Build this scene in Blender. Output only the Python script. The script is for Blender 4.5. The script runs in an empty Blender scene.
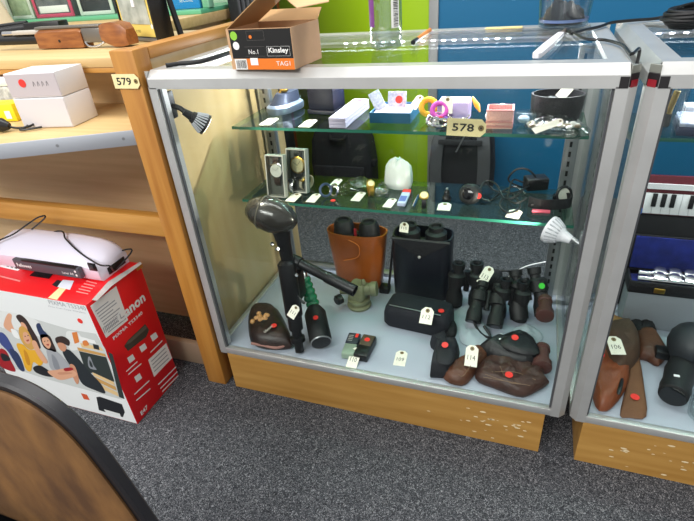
import bpy, bmesh, math, random
from mathutils import Vector as V, Matrix as MX, noise as NZ
rnd = random.Random(7)
PI = math.pi
C = bpy.context.scene.collection
# ------------------------------------------------------------------ camera (fitted to the case's own edges)
F = 492.62
RM = MX(((0.94256022, -0.10896365, 0.31576439), (0.32540255, 0.51305063, -0.79428725), (-0.07545468, 0.8514141, 0.51903816)))
CAM = V((0.77035541, -0.88856484, 1.08720634))
def ray(px, py): return RM @ V(((px - 347) / F, -(py - 260.5) / F, -1.0))
def G(px, py, z=None, y=None, x=None):
    d = ray(px, py)
    if z is not None: s = (z - CAM.z) / d.z
    elif y is not None: s = (y - CAM.y) / d.y
    else: s = (x - CAM.x) / d.x
    return CAM + d * s
def GPL(px, py, p, n):
    d = ray(px, py); return CAM + d * ((p - CAM).dot(n) / d.dot(n))
def GS(pts, **k): return [G(a, b, **k) for a, b in pts]
def FS(pts, x0=0, x1=.9, y0=.0205, **k):     # the same, kept clear of the glass of a case
    P = GS(pts, **k); lo = min(p.y for p in P); hi = max(p.y for p in P)
    if lo < y0:
        for p in P: p.y = y0 + (p.y - lo) * (hi - y0) / (hi - lo)
    return [V((min(max(p.x, x0), x1), p.y, p.z)) for p in P]
# ------------------------------------------------------------------ materials
def lin(h):
    h = h.lstrip('#'); c = [int(h[i:i + 2], 16) / 255 for i in (0, 2, 4)]
    return [(v / 12.92 if v <= .04045 else ((v + .055) / 1.055) ** 2.4) for v in c] + [1]
MATS = {}
def mat(name, hexc='#888888', rough=.5, metal=0, var=0, vscale=30, bump=0, bscale=200, emit=None, estr=0, spec=.5, coat=0, hex2=None, stretch=None, detail=4):
    if name in MATS: return MATS[name]
    m = bpy.data.materials.new(name); m.use_nodes = True; n = m.node_tree.nodes; l = m.node_tree.links
    b = n['Principled BSDF']
    b.inputs['Base Color'].default_value = lin(hexc); b.inputs['Roughness'].default_value = rough; b.inputs['Metallic'].default_value = metal
    b.inputs['Specular IOR Level'].default_value = spec; b.inputs['Coat Weight'].default_value = coat
    tc = n.new('ShaderNodeTexCoord'); mp = n.new('ShaderNodeMapping'); l.new(tc.outputs['Object'], mp.inputs[0])
    if stretch: mp.inputs['Scale'].default_value = stretch
    if var or hex2:
        nz = n.new('ShaderNodeTexNoise'); nz.inputs['Scale'].default_value = vscale; nz.inputs['Detail'].default_value = detail
        l.new(mp.outputs[0], nz.inputs['Vector'])
        r = n.new('ShaderNodeValToRGB'); c = lin(hexc)
        if hex2: c2 = lin(hex2); c1 = c
        else: c1 = [x * (1 - var) for x in c[:3]] + [1]; c2 = [min(1, x * (1 + var)) for x in c[:3]] + [1]
        r.color_ramp.elements[0].color = c1; r.color_ramp.elements[1].color = c2
        r.color_ramp.elements[0].position = .33; r.color_ramp.elements[1].position = .67
        l.new(nz.outputs['Fac'], r.inputs['Fac']); l.new(r.outputs['Color'], b.inputs['Base Color'])
    if bump:
        nb = n.new('ShaderNodeTexNoise'); nb.inputs['Scale'].default_value = bscale; nb.inputs['Detail'].default_value = 3
        l.new(mp.outputs[0], nb.inputs['Vector'])
        bp = n.new('ShaderNodeBump'); bp.inputs['Strength'].default_value = bump; bp.inputs['Distance'].default_value = .002
        l.new(nb.outputs['Fac'], bp.inputs['Height']); l.new(bp.outputs['Normal'], b.inputs['Normal'])
    if emit: b.inputs['Emission Color'].default_value = lin(emit); b.inputs['Emission Strength'].default_value = estr
    MATS[name] = m; return m
def wood(name, a, b_, axis=0, rough=.4, scale=9):
    st = [14, 14, 14]; st[axis] = 1.0
    return mat(name, a, rough, 0, hex2=b_, vscale=scale * .35, stretch=tuple(st), bump=.05, bscale=20, detail=6)
def glassmat(name, tint='#ffffff', refl=1.0, base=.04):
    if name in MATS: return MATS[name]
    m = bpy.data.materials.new(name); m.use_nodes = True; n = m.node_tree.nodes; l = m.node_tree.links
    n.remove(n['Principled BSDF']); out = n['Material Output']
    tr = n.new('ShaderNodeBsdfTransparent'); tr.inputs[0].default_value = lin(tint)
    gl = n.new('ShaderNodeBsdfGlossy'); gl.inputs['Roughness'].default_value = .02
    lw = n.new('ShaderNodeLayerWeight'); lw.inputs['Blend'].default_value = .5
    pw = n.new('ShaderNodeMath'); pw.operation = 'POWER'; pw.inputs[1].default_value = 5; l.new(lw.outputs['Facing'], pw.inputs[0])
    ma = n.new('ShaderNodeMath'); ma.operation = 'MULTIPLY_ADD'; ma.inputs[1].default_value = (1 - base) * refl; ma.inputs[2].default_value = base * refl
    l.new(pw.outputs[0], ma.inputs[0])
    mx = n.new('ShaderNodeMixShader'); l.new(ma.outputs[0], mx.inputs[0]); l.new(tr.outputs[0], mx.inputs[1]); l.new(gl.outputs[0], mx.inputs[2])
    l.new(mx.outputs[0], out.inputs['Surface'])
    MATS[name] = m; return m
# ------------------------------------------------------------------ mesh builder
class MB:
    def __init__(s): s.bm = bmesh.new(); s.mi = 0; s.M = MX.Identity(4)
    def _v(s, p): return s.bm.verts.new(s.M @ V(p))
    def _f(s, vs):
        try: f = s.bm.faces.new(vs); f.material_index = s.mi; return f
        except ValueError: return None
    def box(s, x0, x1, y0, y1, z0, z1, bev=0, seg=2):
        v = [s._v((x, y, z)) for z in (z0, z1) for y in (y0, y1) for x in (x0, x1)]
        fs = [s._f([v[i] for i in q]) for q in ((0, 2, 3, 1), (4, 5, 7, 6), (0, 1, 5, 4), (2, 6, 7, 3), (0, 4, 6, 2), (1, 3, 7, 5))]
        if bev: s._bev(fs, bev, seg)
        return s
    def _bev(s, fs, w, seg):
        es = list({e for f in fs if f for e in f.edges})
        r = bmesh.ops.bevel(s.bm, geom=es, offset=w, segments=seg, affect='EDGES', profile=.5)
        for f in r['faces']: f.material_index = s.mi
    def loft(s, rings, caps=True, closed=True):
        vr = [[s._v(p) for p in r] for r in rings]; n = len(vr[0])
        for a, b in zip(vr, vr[1:]):
            for i in range(n if closed else n - 1): s._f([a[i], a[(i + 1) % n], b[(i + 1) % n], b[i]])
        if caps: s._f(vr[0][::-1]); s._f(vr[-1])
        return s
    def prism(s, poly, z0, z1, bev=0, seg=2):
        a = [s._v((p[0], p[1], z0)) for p in poly]; b = [s._v((p[0], p[1], z1)) for p in poly]; n = len(poly)
        fs = [s._f([a[i], a[(i + 1) % n], b[(i + 1) % n], b[i]]) for i in range(n)] + [s._f(a[::-1]), s._f(b)]
        if bev: s._bev(fs, bev, seg)
        return s
    def cyl(s, p0, p1, r0, r1=None, seg=20, caps=True):
        return s.rings([p0, p1], [r0, r0 if r1 is None else r1], seg, caps)
    def rings(s, pts, rs, seg=16, caps=True):      # round sections along a polyline; rs may repeat points for steps
        pts = [V(p) for p in pts]; d = (pts[-1] - pts[0]).normalized()
        u = d.orthogonal().normalized(); rr = []
        for i, p in enumerate(pts):
            t = (pts[min(i + 1, len(pts) - 1)] - pts[max(i - 1, 0)])
            if t.length < 1e-7: t = d
            t.normalize(); u = (u - t * u.dot(t)).normalized(); w = t.cross(u)
            r = rs[i] if isinstance(rs, (list, tuple)) else rs
            rr.append([p + (u * math.cos(2 * PI * k / seg) + w * math.sin(2 * PI * k / seg)) * r for k in range(seg)])
        return s.loft(rr, caps)
    def turn(s, p, axis, prof, seg=24, caps=True):  # lathe: prof = (distance along axis, radius)
        p = V(p); a = V(axis).normalized(); u = a.orthogonal().normalized(); w = a.cross(u)
        return s.loft([[p + a * h + (u * math.cos(2 * PI * k / seg) + w * math.sin(2 * PI * k / seg)) * max(r, 1e-5) for k in range(seg)] for h, r in prof], caps)
    def tube(s, pts, r, seg=8, smooth=4): return s.rings(crom(pts, smooth), r, seg)
    def ell(s, c, r, seg=20, rot=None):
        c = V(c); rr = []; n = seg // 2
        for i in range(n + 1):
            t = -PI / 2 + PI * i / n; t = max(min(t, PI / 2 - .02), -PI / 2 + .02)
            ring = []
            for k in range(seg):
                a = 2 * PI * k / seg; q = V((r[0] * math.cos(t) * math.cos(a), r[1] * math.cos(t) * math.sin(a), r[2] * math.sin(t)))
                if rot: q = rot @ q
                ring.append(c + q)
            rr.append(ring)
        return s.loft(rr)
    def torus(s, c, axis, R, r, seg=28, ss=8, sq=1):
        c = V(c); a = V(axis).normalized(); u = a.orthogonal().normalized(); w = a.cross(u)
        vr = []
        for i in range(seg):
            t = 2 * PI * i / seg; d = u * math.cos(t) + w * math.sin(t) * sq
            vr.append([s._v(c + d * R + (d * math.cos(2 * PI * k / ss) + a * math.sin(2 * PI * k / ss)) * r) for k in range(ss)])
        for i in range(seg):
            A, B = vr[i], vr[(i + 1) % seg]
            for k in range(ss): s._f([A[k], A[(k + 1) % ss], B[(k + 1) % ss], B[k]])
        return s
    def pillow(s, outline, h, z=0, p=2.8, n=9, crumple=0, fs=25, sm=3, under=.3, tilt=None):
        # a soft closed body over an outline: a rounded top of height h, a small underside
        o = crom([V((a[0], a[1], 0)) for a in outline], sm, True) if sm else [V((a[0], a[1], 0)) for a in outline]
        c = sum(o, V()) / len(o); rr = []
        prof = [(.93, 0), (1.0, under * .6)] + [(1 - (i / n), None) for i in range(n)] + [(.04, None)]
        for sc, hz in prof:
            ring = []
            for q in o:
                v = c + (q - c) * sc
                zz = hz * h if hz is not None else h * (under + (1 - under) * max(0, (1 - sc ** p)) ** .7)
                if hz is None and crumple:
                    k = (NZ.noise(V((v.x * fs, v.y * fs, z * 7 + 3))) + .5 * NZ.noise(V((v.x * fs * 2.6, v.y * fs * 2.6, z * 7 + 9)))) * crumple * min(1, (1 - sc) * 3 + .25)
                    zz += k
                zz += (tilt(v.x, v.y) if tilt else 0)
                ring.append((v.x, v.y, z + zz))
            rr.append(ring)
        return s.loft(rr)
    def quad(s, pts): return s._f([s._v(p) for p in pts])
    def build(s, name, mats, parent=None, world=True, ang=40, flat=False):
        bm = s.bm
        bmesh.ops.remove_doubles(bm, verts=bm.verts, dist=1e-6)
        if not flat: bmesh.ops.recalc_face_normals(bm, faces=bm.faces)
        if not isinstance(mats, (list, tuple)): mats = [mats]
        me = bpy.data.meshes.new(name)
        if parent is not None and world:
            m_ = parent.matrix_basis.copy(); g_ = parent.parent
            while g_ is not None: m_ = g_.matrix_basis @ m_; g_ = g_.parent
            bm.transform(m_.inverted())
        off = None
        if parent is None:
            xs = [v.co for v in bm.verts]
            lo = V([min(c[i] for c in xs) for i in range(3)]); hi = V([max(c[i] for c in xs) for i in range(3)])
            off = V(((lo.x + hi.x) / 2, (lo.y + hi.y) / 2, lo.z)); bm.transform(MX.Translation(-off))
        for f in bm.faces: f.smooth = True
        bm.to_mesh(me); bm.free()
        me.set_sharp_from_angle(angle=math.radians(ang))
        for m in mats: me.materials.append(m)
        o = bpy.data.objects.new(name, me); C.objects.link(o)
        if parent is not None: o.parent = parent
        if off is not None: o.location = off
        return o
def crom(pts, k=4, closed=False):
    P = [V(p) for p in pts]; n = len(P)
    if k <= 1: return P
    out = []
    for i in range(n if closed else n - 1):
        p1, p2 = P[i], P[(i + 1) % n]
        p0 = P[i - 1] if (closed or i) else p1; p3 = P[(i + 2) % n] if (closed or i + 2 < n) else p2
        for j in range(k):
            t = j / k
            out.append(.5 * ((2 * p1) + (p2 - p0) * t + (2 * p0 - 5 * p1 + 4 * p2 - p3) * t * t + (3 * p1 - p0 - 3 * p2 + p3) * t ** 3))
    if not closed: out.append(P[-1])
    return out
def rrect(cx, cy, w, d, r, seg=5):
    out = []
    for qx, qy, a0 in ((1, 1, 0), (-1, 1, 90), (-1, -1, 180), (1, -1, 270)):
        for i in range(seg + 1):
            a = math.radians(a0 + 90 * i / seg); out.append((cx + qx * (w / 2 - r) + r * math.cos(a), cy + qy * (d / 2 - r) + r * math.sin(a)))
    return out
def thing(name, label, cat, loc=(0, 0, 0), rz=0, group=None):
    o = bpy.data.objects.new(name, None); C.objects.link(o); o.empty_display_size = .02
    o.matrix_basis = MX.Translation(V(loc)) @ MX.Rotation(rz, 4, 'Z')
    o['label'] = label; o['category'] = cat
    if group: o['group'] = group
    return o
def tag(o, label, cat, group=None):
    o['label'] = label; o['category'] = cat
    if group: o['group'] = group
    return o
def struct(name, mb, m):
    o = mb.build(name, m); o['kind'] = 'structure'; return o
FC = {}
def glyphs(text):
    if text in FC: return FC[text]
    cu = bpy.data.curves.new('t', 'FONT'); cu.body = text; cu.size = 1; cu.resolution_u = 2
    o = bpy.data.objects.new('t', cu); C.objects.link(o)
    me = o.to_mesh(); vs = [v.co.copy() for v in me.vertices]; fs = [tuple(p.vertices) for p in me.polygons]
    o.to_mesh_clear(); bpy.data.objects.remove(o); bpy.data.curves.remove(cu)
    x0 = min(v.x for v in vs); x1 = max(v.x for v in vs); y0 = min(v.y for v in vs); y1 = max(v.y for v in vs)
    FC[text] = ([V((v.x - (x0 + x1) / 2, v.y - (y0 + y1) / 2)) for v in vs], fs, x1 - x0, y1 - y0); return FC[text]
def write(mb, text, c, u, v, h=None, w=None, bold=0):
    vs, fs, tw, th = glyphs(text); u = V(u).normalized(); v = V(v).normalized(); n = u.cross(v)
    sy = h / th if h else w / tw; sx = w / tw if w else sy
    offs = [(0, 0)] if not bold else [(0, 0), (bold, 0), (-bold, 0), (0, bold), (0, -bold)]
    for k, (a, b) in enumerate(offs):
        q = [mb._v(V(c) + u * (p.x * sx + a) + v * (p.y * sy + b) + n * (.00002 * k)) for p in vs]
        for f in fs: mb._f([q[i] for i in f])
def patch(mb, c, u, v, pts, lift=0):   # flat printed shape on a face: pts in (u,v) metres
    u = V(u).normalized(); v = V(v).normalized(); n = u.cross(v)
    return mb._f([mb._v(V(c) + u * a + v * b + n * lift) for a, b in pts])
def disc(mb, c, n, r, t=.0006, seg=16, sq=1):
    mb.turn(V(c), n, [(0, r), (t, r)], seg)
def rect(x0, x1, y0, y1): return [(x0, y0), (x1, y0), (x1, y1), (x0, y1)]
# palette
black = mat('black_fabric', '#0d0e12', .85, bump=.4, bscale=600, var=.25, vscale=60)
blackp = mat('black_plastic', '#0b0c0e', .4)
blackr = mat('black_rubber', '#0c0d0f', .55, bump=.2, bscale=900)
blackl = mat('black_leather', '#0e0e12', .5, bump=.8, bscale=90)
navy = mat('navy_leather', '#12152a', .45, bump=.3, bscale=400)
alu = mat('brushed_aluminium', '#cbcbc8', .38, .62, var=.06, vscale=12)
alug = mat('grey_aluminium', '#9a9c9e', .35, .8)
chrome = mat('chrome', '#d8d8da', .15, 1)
gold = mat('gold_metal', '#c9a14a', .28, 1)
white = mat('white_plastic', '#e9e8ee', .35)
paper = mat('tag_paper', '#f4f0e0', .8, var=.05, vscale=90)
buff = mat('buff_tag_paper', '#efe0a8', .75, var=.05, vscale=60)
wpaper = mat('white_paper', '#eeeef0', .75)
ink = mat('black_ink', '#141414', .7)
gink = mat('pencil_ink', '#4a4a46', .8)
redst = mat('red_sticker', '#e8352c', .5)
greenst = mat('green_sticker', '#3fce3a', .5)
eyem = mat('brown_eyelet', '#7c683c', .6)
oak = wood('orange_wood', '#a46b28', '#bd853c', 2)
oakx = wood('orange_wood_rail', '#b07a34', '#c8934a', 0)
oaky = wood('orange_wood_side_rail', '#a8702c', '#bf8840', 1)
maple = wood('pale_maple', '#cfae80', '#dcbd90', 0, .45)
maplet = wood('pale_maple_top', '#c9a872', '#d6b884', 0, .4)
beige = mat('beige_panel', '#d2b07a', .45, hex2='#dcbd8a', vscale=3, stretch=(8, 8, 1))
clear = glassmat('clear_plastic', '#f2f5f5', 1, .06)
bottlem = glassmat('bottle_plastic', '#e4ecee', 1, .2)
pane = glassmat('case_glass', '#fafcfb', .7, .018)
shelfg = glassmat('shelf_glass', '#d2e8de', 1, .045)
gedge = mat('green_glass_edge', '#2d6e5c', .25, spec=.6)
brownl = mat('brown_leather', '#57311d', .5, bump=.8, bscale=80, var=.25, vscale=25)
tanl = mat('tan_leather', '#9c5526', .42, bump=.25, bscale=300, var=.18, vscale=12)
dbrown = mat('dark_brown_leather', '#3d241d', .5, bump=1.0, bscale=70, var=.3, vscale=30)
stitch = mat('pale_stitching', '#7d6450', .8)
# ------------------------------------------------------------------ setting
car = bpy.data.materials.new('grey_carpet'); car.use_nodes = True
n = car.node_tree.nodes; l = car.node_tree.links; b = n['Principled BSDF']; b.inputs['Roughness'].default_value = .95; b.inputs['Specular IOR Level'].default_value = .1
tc = n.new('ShaderNodeTexCoord'); nz = n.new('ShaderNodeTexNoise'); nz.inputs['Scale'].default_value = 165; nz.inputs['Detail'].default_value = 3; nz.inputs['Roughness'].default_value = .7
nz.inputs['Distortion'].default_value = 2.2
l.new(tc.outputs['Object'], nz.inputs['Vector'])
r = n.new('ShaderNodeValToRGB'); e = r.color_ramp.elements
e[0].position = .32; e[0].color = lin('#1d1f23'); e[1].position = .70; e[1].color = lin('#b2b3b7')
q = e.new(.52); q.color = lin('#4b4d52')
l.new(nz.outputs['Fac'], r.inputs['Fac']); l.new(r.outputs['Color'], b.inputs['Base Color'])
bp = n.new('ShaderNodeBump'); bp.inputs['Strength'].default_value = .8; bp.inputs['Distance'].default_value = .004; l.new(nz.outputs['Fac'], bp.inputs['Height']); l.new(bp.outputs['Normal'], b.inputs['Normal'])
struct('floor', MB().box(-3.5, 3.5, -2.5, 2.2, -.05, 0), car)
WY = 1.6
green = mat('lime_green_panel', '#98bd0c', .55)
blue = mat('blue_panel', '#05648f', .5)
orange = mat('orange_panel', '#e07a2a', .55)
gtrim = mat('grey_trim', '#a9abab', .4, .3)
gx = G(434, 15, y=WY).x
ox = G(297, 140, y=WY).x
mb = MB(); mb.box(-3.0, ox - .05, WY, WY + .06, 0, 2.6); mb.mi = 1; mb.box(ox - .05, ox, WY, WY + .06, 0, 2.6); mb.mi = 2; mb.box(ox, gx, WY, WY + .06, 0, 2.6); mb.mi = 3; mb.box(gx, 3.4, WY, WY + .06, 0, 2.6)
struct('wall_back', mb, [mat('cream_panel', '#cfcbbd', .6), orange, green, blue])
struct('trim_1', MB().box(gx - .022, gx + .022, WY - .012, WY - .0005, 0, 2.6, .004), gtrim)
# ------------------------------------------------------------------ display cases
H, W, D, HB = .92, .942, .508, .138
X0, X1, X2 = -.016, .926, .937
ZF, ZU, ZM = .155, .731, .527
plinthm = wood('case_plinth_wood', '#a87b3a', '#bb8f4b', 0, .45)
scuff = mat('pale_scuffs', '#e2cfa6', .8)
boardm = mat('white_case_floor', '#a6aebc', .45, var=.03, vscale=8)
def chpost(x0, sx, y0, sy, z0, z1, w=.032, ch=.013):
    # a chamfered square post, the chamfer on the outer corner
    p = [(0, ch), (ch, 0), (w, 0), (w, w), (0, w)]
    q = [(x0 + sx * a, y0 + sy * b_) for a, b_ in p]
    if sx * sy < 0: q = q[::-1]
    return MB().prism(q, z0, z1)
dcorner = mat('dark_corner', '#1d191b', .4)  # near-black colour for the front corners where the two cases meet
def case(x0, label, mid=True, tape=True):
    t = thing('display_case', label, 'display case', (x0 + W / 2, D / 2, 0), 0, 'glass display cases')
    x1 = x0 + W
    MBp = MB().box(x0 + .03, x1 - .042, .004, D - .02, 0, HB)
    mb = MBp; mb.mi = 1
    for k in range(26 if mid else 34):
        cx = x1 - .07 - abs(rnd.gauss(0, .10)) if mid else x0 + .1 + rnd.random() * .3; cz = .07 + rnd.gauss(0, .022); r_ = rnd.uniform(.0015, .005)
        cz = min(max(cz, .015), .12); cx = max(cx, x0 + .05)
        patch(mb, (cx, .0035, cz), (1, 0, 0), (0, 0, 1), [(r_ * 1.8 * math.cos(a) * rnd.uniform(.7, 1.2), r_ * .6 * math.sin(a)) for a in [i * PI / 4 for i in range(8)]])
    MBp.build('plinth', [plinthm, scuff], t, flat=True)
    MB().box(x0 + .016, x1 - .016, .016, D - .016, HB + .002, ZF, .001).build('floor_board', boardm, t)
    for sx, xx in ((1, x0), (-1, x1)):
        for sy, yy in ((1, 0.0), (-1, D)):
            chpost(xx, sx, yy, sy, HB, H - .034 if True else H).build('post', alu, t)
    for xx in (x0 + .0325, x1 - .0365): MB().box(xx, xx + .004, .006, .0118, HB + .021, H - .037).build('glazing_gasket', mat('dark_gasket', '#4b4d50', .5), t)
    # rails: profile with a 45 degree chamfer on the outer top edge
    pr = [(0, -.036), (0, -.016), (.016, 0), (.046, 0), (.046, -.006), (.03, -.012), (.03, -.036)]
    def rail(a, b_, inn, name='top_rail', m=alu):
        a = V(a); b_ = V(b_); i_ = V(inn)
        mb = MB(); L = (b_ - a).normalized()
        mb.loft([[p + i_ * u + V((0, 0, w)) + L * s_ * max(u, .0145) for u, w in pr] for p, s_ in ((a, 1), (b_, -1))]); return mb.build(name, m, t)
    rail((x0, 0, H), (x1, 0, H), (0, 1, 0)); rail((x1, D, H), (x0, D, H), (0, -1, 0))
    rail((x0, D, H), (x0, 0, H), (1, 0, 0)); rail((x1, 0, H), (x1, D, H), (-1, 0, 0))
    for yy0, yy1 in ((0, .016), (D - .016, D)):
        MB().box(x0 + .03, x1 - .03, yy0, yy1, HB, HB + .02, .002).build('bottom_rail', alu, t)
    for xx0, xx1 in ((x0, x0 + .016), (x1 - .016, x1)):
        MB().box(xx0, xx1, .03, D - .03, HB, HB + .02, .002).build('bottom_rail', alu, t)
    # chamfered corner pieces
    for sx, xx in ((1, x0), (-1, x1)):
        for sy, yy in ((1, 0.0), (-1, D)):
            q = [(xx, yy + sy * .0143), (xx + sx * .0143, yy), (xx + sx * .0143, yy + sy * .0143)]
            front = sy > 0 and ((sx < 0 and mid) or (sx > 0 and not mid))
            if sx * sy < 0: q = q[::-1]
            cc = MB().prism(q, H - .036, H - .0145, .0005, 1).build('corner_cap', dcorner if front else alug, t)
            MB().prism(q, H - .0143, H - .002, .0005, 1).build('corner_top', mat('olive_corner', '#8d8f86', .4, .4) if front else alu, t)
            if front:
                nn = V((-sx, -1, 0)).normalized(); a_, b2 = V((xx, .0143, 0)), V((xx + sx * .0143, 0, 0))
                pq = [a_.lerp(b2, .15) + nn * .0006, a_.lerp(b2, .85) + nn * .0006, a_.lerp(b2, .85) + nn * .0014, a_.lerp(b2, .15) + nn * .0014]
                MB().prism([(p.x, p.y) for p in pq], H - .035, H - .024).build('red_tape', mat('red_tape', '#8f1a26', .35), cc)
                xa = xx + sx * .015; MB().box(min(xa, xa + sx * .013), max(xa, xa + sx * .013), -.0012, -.0003, H - .0355, H - .018).build('dark_patch', dcorner, t)  # thin dark patch on the rail end beside the corner
    gz0, gz1 = HB + .0205, H - .037
    MB().box(x0 + .032, x1 - .032, .012, .016, gz0, gz1).build('front_glass', pane, t)
    for xx in (x0 + .010, x1 - .014): MB().box(xx, xx + .004, .034, D - .034, gz0, gz1).build('side_glass', pane, t)
    MB().box(x0 + .034, x1 - .034, .034, D - .034, H - .0062, H - .0012).build('top_glass', pane, t)
    for k, (xa, xb) in enumerate(((x0 + .034, x0 + W / 2 + .02), (x0 + W / 2 - .02, x1 - .034))):
        MB().box(xa, xb, D - .030 + .008 * k, D - .026 + .008 * k, gz0 + .012, gz1).build('sliding_back_glass', pane, t)
    MB().box(x0 + .034, x1 - .034, D - .045, D - .016, ZF, ZF + .014, .002).build('sliding_door_track', alug, t)
    # slotted standards at the back
    for xx in (x0 + .03, x1 - .062):
        s_ = MB().box(xx, xx + .032, D - .075, D - .06, ZF, H - .037, .002).build('shelf_standard', alug, t)
        mb = MB()
        for k in range(26): z = .2 + k * .026; mb.box(xx + .012, xx + .018, D - .0765, D - .0755, z, z + .014)
        mb.build('slots', blackp, s_)
    for z in ([ZU, ZM] if mid else [ZU]):
        mb = MB(); mb.box(x0 + .038, x1 - .03, .245 if z == ZU else .225, D - .08, z - .008, z - .0002)
        mb.bm.faces.ensure_lookup_table()
        for f in mb.bm.faces:
            f.normal_update()
            if abs(f.calc_center_median().y - (.245 if z == ZU else .225)) < .001 : f.material_index = 1
        sh = mb.build('glass_shelf', [shelfg, gedge], t)
        for xx in (x0 + .044, x1 - .048):
            mb = MB(); mb.loft([[(q, .27 + .0, z - .009), (q, D - .076, z - .009), (q, D - .076, z - .045), (q, D - .1, z - .045), (q, .27, z - .018)] for q in (xx, xx + .003)])
            mb.build('bracket', alug, sh)
    # LED strip under the rear top rail
    st = MB().box(x0 + .05, x1 - .05, D - .052, D - .042, H - .024, H - .0205).build('light_strip', white, t)
    mb = MB()
    k0 = x0 + .30 if mid else x0 + .08
    for k in range(17): mb.box(k0 + k * .026, k0 + .008 + k * .026, D - .0535, D - .0525, H - .0238, H - .0212)
    mb.build('light_diodes', mat('led_glow', '#ffffff', .5, emit='#eef4ff', estr=30), st)
    return t
c1 = case(X0, 'aluminium framed glass display case full of tagged lots, pale wood plinth, left of two')
c2 = case(X2, 'right hand glass display case cut off by the picture edge, holding flute and keyboard', False)
# spotlights inside the left case
def spot(name, label, base, aim, top, dirn, m):
    t = thing('spotlight', label, 'spotlight', base, 0, 'spotlights clipped in the case')
    b_, a_ = V(base), V(aim); d = V(dirn).normalized()
    MB().box(b_.x - .004, b_.x + .004, b_.y - .011, b_.y + .011, b_.z - .03, b_.z + .03, .003).build('clip', blackp if m == 0 else alug, t)
    MB().rings([b_, b_.lerp(a_, .6) + V((0, 0, .004)), a_], .006, 10).build('arm', blackp if m == 0 else alug, t)
    pts = [(0, .008), (.018, .010), (.02, .013), (.03, .015), (.05, .0235), (.056, .025)] if m == 0 else [(0, .009), (.018, .0135), (.02, .014), (.035, .025), (.052, .031), (.056, .031)]
    h = MB(); h.turn(a_ - d * .01, d, pts, 20); hd = h.build('bulb', blackp if m == 0 else white, t)
    mb = MB()
    for k in range(20):
        an = 2 * PI * k / 20; u = d.orthogonal().normalized(); w = d.cross(u); e_ = u * math.cos(an) + w * math.sin(an)
        o = a_ - d * .01
        mb.rings([o + d * .027 + e_ * (.0145 if m == 0 else .0195), o + d * .05 + e_ * (.0240 if m == 0 else .0305)], .0018, 5)
    mb.build('ribs', mat('grey_ribs', '#b8bac0', .4), hd)
    MB().turn(a_ - d * .01, d, [(.0565, .0215), (.058, .0205), (.0585, .001)], 20).build('lens', mat('lamp_lens', '#f2f0e6', .3, emit='#fff2d6', estr=3), t)
    L = bpy.data.lights.new(name, 'SPOT'); L.energy = top; L.spot_size = math.radians(115); L.spot_blend = .6; L.shadow_soft_size = .018; L.color = (1, .93, .78)
    lo = bpy.data.objects.new(name, L); C.objects.link(lo); lo.location = a_ + d * .06; lo.rotation_euler = d.to_track_quat('-Z', 'Y').to_euler()
spot('spot_light_left', 'black clip-on spotlight with ribbed grey head in the upper left corner of the case', (X0 + .0205, .05, .838), (.040, .053, .817), 2.4, (.55, .42, -.62), 0)
spot('spot_light_right', 'white ribbed spotlight bulb on a metal clip at the right side of the case', (X1 - .0195, .14, .525), (X1 - .046, .155, .530), 4.2, (-.75, .42, .16), 1)
# ------------------------------------------------------------------ wooden counter on the left
t = thing('wooden_counter', 'orange wood framed counter with pale maple panels left of the display case', 'counter', (-.8, .28, 0))
cx1 = -.0195; cx0 = -1.7
MB().box(-.082, cx1, 0, .05, 0, .962, .003).build('post', oak, t)
MB().box(cx0, -.0785, .13, .63, .906, .929, .002).build('countertop', maplet, t)
MB().box(cx0, -.0785, .132, .15, .893, .9055, .002).build('top_rail', oakx, t)
MB().box(-.066, cx1, .0505, .63, .936, .962, .003).build('side_rail', oaky, t)
MB().box(-.04, cx1 - .006, .0505, .63, .02, .9355).build('end_panel', beige, t)
MB().box(cx0, -.079, .25, .265, .02, .9055).build('back_panel', maple, t)
MB().box(cx0, -.0785, .005, .035, .51, .567, .003).build('lower_rail', oakx, t)
MB().box(cx0, -.0785, .06, .08, 0, .085, .003).build('base_board', mat('grey_brown_board', '#a08a72', .6), t)
SZ = .79
a = G(135, 130, z=SZ); b2 = G(0, 144, z=SZ); d_ = (b2 - a).normalized(); e_ = a + d_ * .5
pl = [(a.x, a.y), (e_.x, e_.y), (e_.x - .5, e_.y), (-1.2, .245), (-.09, .245)]
pl = [(p[0], p[1]) for p in pl]
sh = MB().prism(pl[::-1], SZ - .02, SZ - .0005, .002).build('shelf', maplet, t)
nn = V((d_.y, -d_.x, 0)); nn = nn if nn.y < 0 else -nn
mb = MB(); q = [a, e_, e_ + nn * .004, a + nn * .004]; q = [p + nn * .0006 for p in q]
mb.prism([(p.x, p.y) for p in q], SZ - .034, SZ + .001, .001)
ed = mb.build('metal_edge_strip', mat('grey_strip', '#b7bbc2', .4, .5), sh)
mb = MB()
for k in (.03, .18, .33): mb = MB(); disc(mb, a + d_ * k + nn * .0045 + V((0, 0, -.016)), nn, .0035, .001); mb.build('screw_head', alug, ed)
SD, SN = d_, nn
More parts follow.
